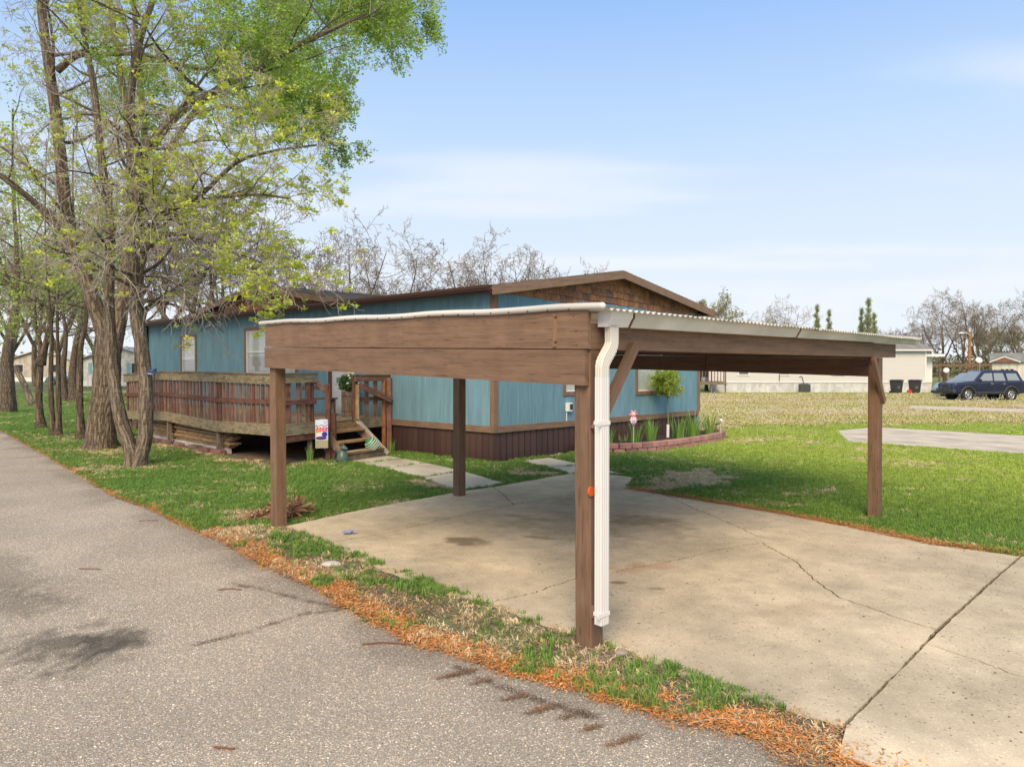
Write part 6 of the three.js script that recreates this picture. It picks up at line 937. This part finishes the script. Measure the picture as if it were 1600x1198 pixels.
    if (o.flare) for (const wx of [wf, wr]) mesh('wheel_flare', new THREE.TorusGeometry(ar + .02, .045, 8, 20, Math.PI).translate(wx, R, sd * (W / 2 - .0)), trim, t); if (o.rack) mesh('roof_rail', merge([bx(1.3, .025, .03, 1.1, o.H + .06, sd * .55), ...[.5, 1.1, 1.7].map(x => bx(.04, .05, .03, x, o.H + .03, sd * .55))]), trim, t); }
  if (o.bull) mesh('bull_bar', merge([tube([[xf - .12, by + .1, -.5], [xf - .16, by + .5, -.45], [xf - .14, by + .62, 0], [xf - .16, by + .5, .45], [xf - .12, by + .1, .5]], .03, 24, 8), tube([[xf - .15, by + .36, -.46], [xf - .15, by + .36, .46]], .025, 4, 8)].map(g => g)), trim, t);
  return t;
}
const suv = { L: 4.55, W: 1.74, H: 1.74, R: .38, sill: .46, nose: .95, hood: 1.08, cowl: -1.0, tail: 2.2, belt: 1.14, roofF: -.38, roofR: 1.9, wf: -1.42, wr: 1.36, windows: [[[-.72, 1.18], [-.28, 1.60], [.22, 1.62], [.22, 1.18]], [[.32, 1.18], [.32, 1.62], [.92, 1.62], [1.06, 1.18]], [[1.2, 1.2], [1.12, 1.60], [1.78, 1.60], [1.98, 1.2]]], handles: [.12, .9], seams: [-.72, .27, 1.08], color: [.008, .014, .055], bumper: true, flare: true, rack: true, bull: true };
const sedan = { L: 4.6, W: 1.76, H: 1.42, R: .32, sill: .3, nose: .68, hood: .88, cowl: -.95, tail: 1.75, belt: .94, roofF: -.15, roofR: 1.05, wf: -1.4, wr: 1.35, windows: [[[-.55, .98], [-.08, 1.32], [.38, 1.34], [.38, .98]], [[.46, .98], [.46, 1.34], [.95, 1.30], [1.3, .98]]], handles: [.25, 1.0], seams: [-.6, .42, 1.25], color: [.30, .38, .42] };
const mini = { ...suv, H: 1.7, sill: .32, R: .33, nose: .8, hood: 1.0, belt: 1.05, cowl: -1.25, roofF: -.35, color: [.26, .34, .40], bumper: false, flare: false, bull: false, rack: false, windows: [[[-.8, 1.1], [-.25, 1.58], [.22, 1.6], [.22, 1.1]], [[.32, 1.1], [.32, 1.6], [1.0, 1.6], [1.1, 1.1]], [[1.2, 1.1], [1.15, 1.58], [1.78, 1.56], [1.98, 1.1]]] };
function addCar(o, label, pos, turn, group) { rnd = mulberry(900); const t = carShape(o); t.name = numbered(o === suv ? 'parked_suv' : 'parked_car'); t.position.set(...pos); t.rotation.y = turn; t.userData = { label, category: o === suv ? 'suv' : 'car' }; if (group) t.userData.group = group; if (o === suv) t.scale.y = 1.1; scene.add(t); return t; }
addCar(suv, 'dark blue older sport utility vehicle with chrome wheels parked on the grass', [29.85, 0, -47.6], .05);
addCar(sedan, 'pale silver-blue sedan parked close behind the dark blue vehicle', [32.3, 0, -52.6], .1, 'cars behind the blue vehicle'); addCar({ ...mini }, 'pale blue-grey minivan parked farthest behind the dark blue vehicle', [34.6, 0, -56.5], .08, 'cars behind the blue vehicle');
addCar({ ...sedan, color: [.02, .025, .03] }, 'black car parked across the far street behind the tree trunks', [-50.8, 0, -90], .2); addCar({ ...mini, color: [.08, .2, .26] }, 'teal van parked across the far street behind the thin paired stems', [-57, 0, -96], .1);
function wheelie(label, x, z, turn) { // wheeled refuse bin
  const t = thing('wheelie_bin', label, 'bin', [x, 0, z], turn, 'refuse bins beside the grey home'), m = std({ color: lin(.035, .04, .042), roughness: .5 }); const g = new THREE.BoxGeometry(.72, .92, .72, 1, 4, 1).translate(0, .56, 0), p = g.attributes.position; for (let i = 0; i < p.count; i++) { const k = .80 + .2 * clamp((p.getY(i) - .1) / .92); p.setX(i, p.getX(i) * k); p.setZ(i, p.getZ(i) * k); } g.computeVertexNormals(); mesh('body', metric(g), m, t);
  mesh('lid', merge([rbx(.80, .10, .82, .035).rotateX(-.05).translate(0, 1.08, .02), rbx(.7, .05, .6, .02).translate(0, 1.14, .02)]), m, t); mesh('rim', rbx(.78, .06, .78, .02).translate(0, 1.0, 0), m, t); mesh('handle', new THREE.CylinderGeometry(.018, .018, .6, 10).rotateZ(Math.PI / 2).translate(0, 1.03, -.45), m, t); for (const s of [-1, 1]) mesh('wheel', new THREE.CylinderGeometry(.13, .13, .06, 18).rotateZ(Math.PI / 2).translate(s * .34, .13, -.30), M.black, t); mesh('label_plate', bx(.26, .10, .006, 0, .62, .332), std({ color: lin(.09, .10, .10), roughness: .4 }), t); mesh('label_plate', bx(.2, .025, .006, 0, .5, .326), std({ color: lin(.5, .5, .48), roughness: .5 }), t);
}
wheelie('left black wheelie bin, half behind the far carport post', 31.35, -61.0, .1); wheelie('right black wheelie bin beside the red can', 32.85, -61.0, -.06);
{ const t = thing('fuel_can', 'small red plastic fuel can between the two black bins', 'can', [32.1, 0, -60.4]), m = std({ color: lin(.55, .03, .035), roughness: .4 }); mesh('body', rbx(.34, .30, .26, .05).translate(0, .16, 0), m, t); mesh('handle', tube([[-.12, .3, 0], [-.06, .38, 0], [.06, .38, 0], [.12, .3, 0]], .02, 14, 8), m, t); mesh('spout', cyl(.02, .015, .16, -.1, .3, 0, 10), m, t); }
{ // grey home with white skirt, facing the camera
  const x0 = 16.9, x1 = 35.4, z = -64, t = thing('grey_home', 'long grey manufactured home with lapped siding and white skirting across the field', 'house', [(x0 + x1) / 2, 0, z]); const W = x1 - x0, h = W / 2, gr = std({ color: lin(.64, .63, .62), roughness: .7 }), wh = std({ color: lin(.74, .75, .77), map: mottle, roughness: .6 }), rf = std({ color: lin(.30, .275, .26), map: mottle, roughness: .95 });
  const holes = [[19.8 - .0, .8], [23.3, .8], [27.9, .9]].map(([x, w]) => [x - (x0 + x1) / 2, w]); const laps = []; for (let k = 0; k < 24; k++) laps.push(hexa([V(-h, .92 + k * .113, .022), V(h, .92 + k * .113, .022), V(h, .92 + (k + 1) * .113, .004), V(-h, .92 + (k + 1) * .113, .004), V(-h, .92 + k * .113, -.05), V(h, .92 + k * .113, -.05), V(h, .92 + (k + 1) * .113, -.05), V(-h, .92 + (k + 1) * .113, -.05)]));
  mesh('siding', stuffGeo(merge(laps)), gr, t).userData.kind = 'stuff'; mesh('wall', bx(W - .04, 2.7, 7, 0, 2.28, -3.56), gr, t); const sk = []; for (let k = 0; k * .6 < W - .3; k++) { mesh('skirting_panel', bx(.592, .86, .03, -h + .3 + k * .6, .43, -.02), wh, t); } mesh('skirting_cap', bx(W + .02, .08, .06, 0, .89, .03), M.white, t);
  for (const [x, w] of holes) { const g = new THREE.Group(); g.name = 'window'; t.add(g); mesh('frame', merge([bx(w + .2, .1, .06, x, 1.52, .05), bx(w + .2, .1, .06, x, 2.75, .05), bx(.1, 1.13, .06, x - w / 2 - .05, 2.135, .05), bx(.1, 1.13, .06, x + w / 2 + .05, 2.135, .05)]), M.white, g); mesh('pane', bx(w, 1.13, .02, x, 2.135, .035), std({ color: lin(.12, .15, .15), roughness: .08 }), g); }
  for (const s of [-1, 1]) mesh('corner_board', bx(.14, 2.75, .05, s * (h - .05), 2.27, .03, 'y'), M.white, t);
  mesh('fascia', bx(W + .7, .18, .05, 0, 3.66, .42), M.white, t); const rs = (s) => hexa([V(-h - .35, 3.70, s > 0 ? .45 : -7.45), V(h + .35, 3.70, s > 0 ? .45 : -7.45), V(h + .35, 3.76, s > 0 ? .45 : -7.45), V(-h - .35, 3.76, s > 0 ? .45 : -7.45), V(-h - .35, 4.78, -3.5), V(h + .35, 4.78, -3.5), V(h + .35, 4.84, -3.5), V(-h - .35, 4.84, -3.5)]); mesh('roof', merge([rs(1), rs(-1)]), rf, t);
  mesh('porch', merge([bx(.95, 2.3, .1, h + .55, 2.0, -.9), bx(1.6, .22, 1.6, h + .75, 3.2, -.7)]), M.white, t); mesh('porch_skirt', bx(1.0, .85, .08, h + .52, .43, -.95), wh, t);
  mesh('pipe', merge([cyl(.025, .025, .9, 1.6 - 4.9, .95, .08, 8), tube([[-1.6, 1.35, .06], [-1.4, 1.4, .1], [-1.3, 1.1, .12], [-1.1, .4, .12], [-.9, .3, .2]], .025, 16, 6)]), M.black, t);
}
function stuffGeo(g) { return g; }
{ const t = thing('air_conditioner', 'dark grey air conditioner standing against the white skirting', 'air conditioner', [24.6, 0, -62.9]); mesh('casing', rbx(.78, .74, .7, .04).translate(0, .40, 0), std({ color: lin(.09, .095, .10), roughness: .6 }), t); for (let k = 0; k < 9; k++) mesh('louvre', bx(.68, .03, .02, 0, .12 + k * .07, .355), std({ color: lin(.06, .062, .066), roughness: .6 }), t); mesh('top_grille', new THREE.CylinderGeometry(.3, .3, .03, 20).translate(0, .785, 0), M.black, t); mesh('pad', rbx(.9, .08, .85, .02).translate(0, .03, 0), concrete, t); }
{ // neighbour's wooden deck
  const t = thing('neighbour_deck', 'small brown wooden deck at the left end of the grey home', 'deck', [16.3, 0, -62.4]), m = M.redwood3; mesh('floor', bx(2.4, .12, 2.6, 0, .95, 0), m, t); mesh('rim_board', bx(2.4, .22, .05, 0, .86, 1.33), M.greywood, t); for (const x of [-1.15, 0, 1.15]) { mesh('post', bx(.1, 2.05, .1, x, 1.0, 1.25, 'y'), m, t); } mesh('rail', bx(2.5, .1, .12, 0, 1.98, 1.25), M.darkbrown, t); for (let k = 0; k < 9; k++) mesh('baluster', bx(.07, .9, .03, -1.0 + k * .25, 1.48, 1.30, 'y'), k % 2 ? m : M.redwood, t); mesh('brace', beam([.0, .75, 1.25], [.7, .05, 1.25], .05, .1), M.greywood, t);
  const g = thing('deck_barbecue', 'dark covered barbecue on the small deck of the grey home', 'barbecue', [15.9, 1.01, -62.0]); mesh('hood', new THREE.CylinderGeometry(.26, .26, .7, 18, 1, false, 0, Math.PI).rotateZ(Math.PI / 2).rotateX(-Math.PI / 2).translate(0, .95, 0), M.black, g); mesh('cart', bx(.6, .5, .4, 0, .6, 0), M.black, g); for (const x of [-.26, .26]) mesh('leg', bx(.04, .4, .3, x, .2, 0, 'y'), M.black, g); mesh('side_shelf', bx(.3, .03, .35, .47, .84, 0), M.white, g); }
{ // utility pole with lamp
  const t = thing('utility_pole', 'orange-brown wooden utility pole with a white street lamp arm', 'pole', [45.6, 0, -74.6]); mesh('pole', cyl(.17, .13, 5.7, 0, 0, 0, 12), std({ color: lin(.42, .22, .09), map: oldTex, roughness: .9 }), t); mesh('lamp_arm', tube([[0, 5.35, .1], [-.5, 5.6, .3], [-1.0, 5.62, .45]], .035, 14, 8), M.white, t); mesh('lamp_head', new THREE.SphereGeometry(.16, 12, 8).scale(1.7, .6, 1).translate(-1.15, 5.57, .5), M.white, t); mesh('cap', cyl(.05, .05, .35, 0, 5.7, 0, 8), M.white, t); }
{ const t = thing('satellite_dish', 'white satellite dish on a thin mast behind the dark blue vehicle', 'dish', [37.5, 0, -60]); mesh('mast', cyl(.03, .03, 2.55, 0, 0, 0, 8), M.steel, t); mesh('dish', new THREE.SphereGeometry(.45, 22, 8, 0, 6.283, 0, .62).rotateX(1.15).translate(0, 2.6, -.42), std({ color: lin(.75, .74, .72), roughness: .5, side: THREE.DoubleSide }), t); mesh('feed_arm', tube([[0, 2.35, .05], [0, 2.3, .35], [0, 2.5, .5]], .018, 8, 6), M.steel, t); }
{ const t = thing('satellite_dish', 'lower white satellite dish on a short mast beside the utility pole', 'dish', [35.6, 0, -61]); mesh('mast', cyl(.03, .03, 1.75, 0, 0, 0, 8), M.steel, t); mesh('dish', new THREE.SphereGeometry(.38, 22, 8, 0, 6.283, 0, .62).rotateX(1.15).rotateY(-.5).translate(0, 1.8, -.35), std({ color: lin(.75, .74, .72), roughness: .5, side: THREE.DoubleSide }), t); }
{ const t = thing('timber_frame', 'brown timber carport frame standing behind the utility pole', 'frame', [41.5, 0, -70]); mesh('crossbeam', bx(9.2, .16, .1, 0, 2.4, 0), M.brown, t); mesh('crossbeam', bx(9.2, .16, .1, 0, 2.4, -4), M.brown, t); for (const x of [-4.5, -1.5, 1.5, 4.5]) for (const z of [0, -4]) mesh('post', bx(.12, 2.35, .12, x, 1.17, z, 'y'), M.brown2, t); }
{ // cream shed
  const t = thing('garden_shed', 'cream shed with a small brown gable and a six-pane window', 'shed', [43.0, 0, -62], -.6), cr = std({ color: lin(.80, .77, .68), map: sidingTex, roughness: .7 }), W = 5.4; for (let k = 0; k < 18; k++) mesh('wall_board', bx(.292, 2.6, .03, -W / 2 + .15 + k * .3, 1.3, .0, 'y'), cr, t); mesh('wall', bx(W - .02, 2.58, 3.4, 0, 1.29, -1.72), cr, t); mesh('roof', merge([hexa([V(-W / 2 - .2, 2.58, .25), V(W / 2 + .2, 2.58, .25), V(W / 2 + .2, 2.64, .25), V(-W / 2 - .2, 2.64, .25), V(-W / 2 - .2, 3.35, -1.7), V(W / 2 + .2, 3.35, -1.7), V(W / 2 + .2, 3.41, -1.7), V(-W / 2 - .2, 3.41, -1.7)])]), std({ color: lin(.26, .27, .25), map: mottle, roughness: .95 }), t);
  const s = new THREE.Shape([[-W / 2 - .15, 2.60], [-W / 2 + 1.95, 2.60], [-W / 2 + .85, 3.02]].map(p => new THREE.Vector2(...p))); mesh('gable', metric(new THREE.ExtrudeGeometry(s, { depth: .06, bevelEnabled: false }).translate(0, 0, .26)), M.redwood2, t); for (const [a, b] of [[[-W / 2 - .2, 2.60], [-W / 2 + .85, 3.06]], [[-W / 2 + .85, 3.06], [-W / 2 + 2.0, 2.60]]]) mesh('gable_trim', beam([a[0], a[1], .34], [b[0], b[1], .34], .05, .08), M.white, t);
  for (let r = 0; r < 2; r++) for (let k = 0; k < 3; k++) mesh('window_pane', bx(.20, .22, .03, -W / 2 + .72 + k * .33, 1.62 + r * .3, .025), M.darkGlass, t);
}
function farHouse(name, label, x, z, W, H, roofC, wallC, shutters) { const t = thing(name, label, 'house', [x, 0, z]), wm = std({ color: lin(...wallC), map: mottle, roughness: .8 }); mesh('wall', bx(W, H - .7, 7, 0, .7 + (H - .7) / 2, -3.5), wm, t); mesh('skirting', bx(W - .02, .7, 6.96, 0, .35, -3.5), std({ color: lin(.75, .75, .76) }), t); const s = new THREE.Shape([[-W / 2, H], [W / 2, H], [0, H + W * .16]].map(p => new THREE.Vector2(...p))); mesh('gable', metric(new THREE.ExtrudeGeometry(s, { depth: 6.9, bevelEnabled: false }).translate(0, 0, -6.95)), wm, t); for (const sd of [-1, 1]) mesh('roof', hexa([V(sd * (W / 2 + .4), H - .06, .4), V(0, H + W * .16 + .05, .4), V(0, H + W * .16 + .15, .4), V(sd * (W / 2 + .4), H + .06, .4), V(sd * (W / 2 + .4), H - .06, -7.4), V(0, H + W * .16 + .05, -7.4), V(0, H + W * .16 + .15, -7.4), V(sd * (W / 2 + .4), H + .06, -7.4)]), std({ color: lin(...roofC), roughness: .9 }), t);
  for (const k of [-.28, .22]) { const w = new THREE.Group(); w.name = 'window'; t.add(w); mesh('pane', bx(1.0, 1.2, .05, W * k, 2.1, .02), M.darkGlass, w); mesh('frame', merge([bx(1.16, .08, .08, W * k, 2.74, .03), bx(1.16, .08, .08, W * k, 1.46, .03), bx(.08, 1.2, .08, W * k - .54, 2.1, .03), bx(.08, 1.2, .08, W * k + .54, 2.1, .03)]), M.white, w); if (shutters) for (const q of [-.85, .85]) mesh('shutter', bx(.45, 1.3, .05, W * k + q, 2.1, .03), std({ color: lin(.22, .45, .52) }), w); } }
farHouse('far_home', 'beige home with a low gable beyond the far street at the left', -74.5, -118, 11, 3.2, [.5, .48, .45], [.58, .52, .44], false); farHouse('far_home', 'white home with blue shutters beyond the street beside the thick trunk', -46.2, -88, 9, 3.1, [.42, .42, .42], [.78, .78, .75], true);
{ // slanting white porch rail beyond the street
  const t = thing('porch_rail', 'slanting white hand rail beyond the street behind the thickest trunk', 'railing', [-46.5, 0, -82]); mesh('rail', beam([-2.2, 2.2, 0], [2.0, .9, 0], .08, .1), M.white, t); for (const x of [-2, -1, 0, 1, 1.9]) mesh('post', bx(.06, 1.5 - x * .3, .06, x, (1.5 - x * .3) / 2, 0, 'y'), M.white, t); }
{ // distant wood closing the horizon
  rnd = mulberry(990); const g = leafSpray(90, .55, 2.6), list = []; for (let k = 0; k < 1700; k++) { const x = rr(-330, 330), z = -rr(165, 260), n = fbm(x * .03, z * .03, 5, 3), h = rr(.2, 1) * mixf(3, 9, n), j = rr(.6, 1.1), q = rnd(); list.push([x, h * .6, z, rr(.9, 1.7), rr(.9, 1.6), mixf(.20, .16, q) * j, mixf(.165, .19, q) * j, mixf(.125, .08, q) * j, 3]); }
  instances('far_wood', g, dryMat, list); }

renderer.render(scene, camera);
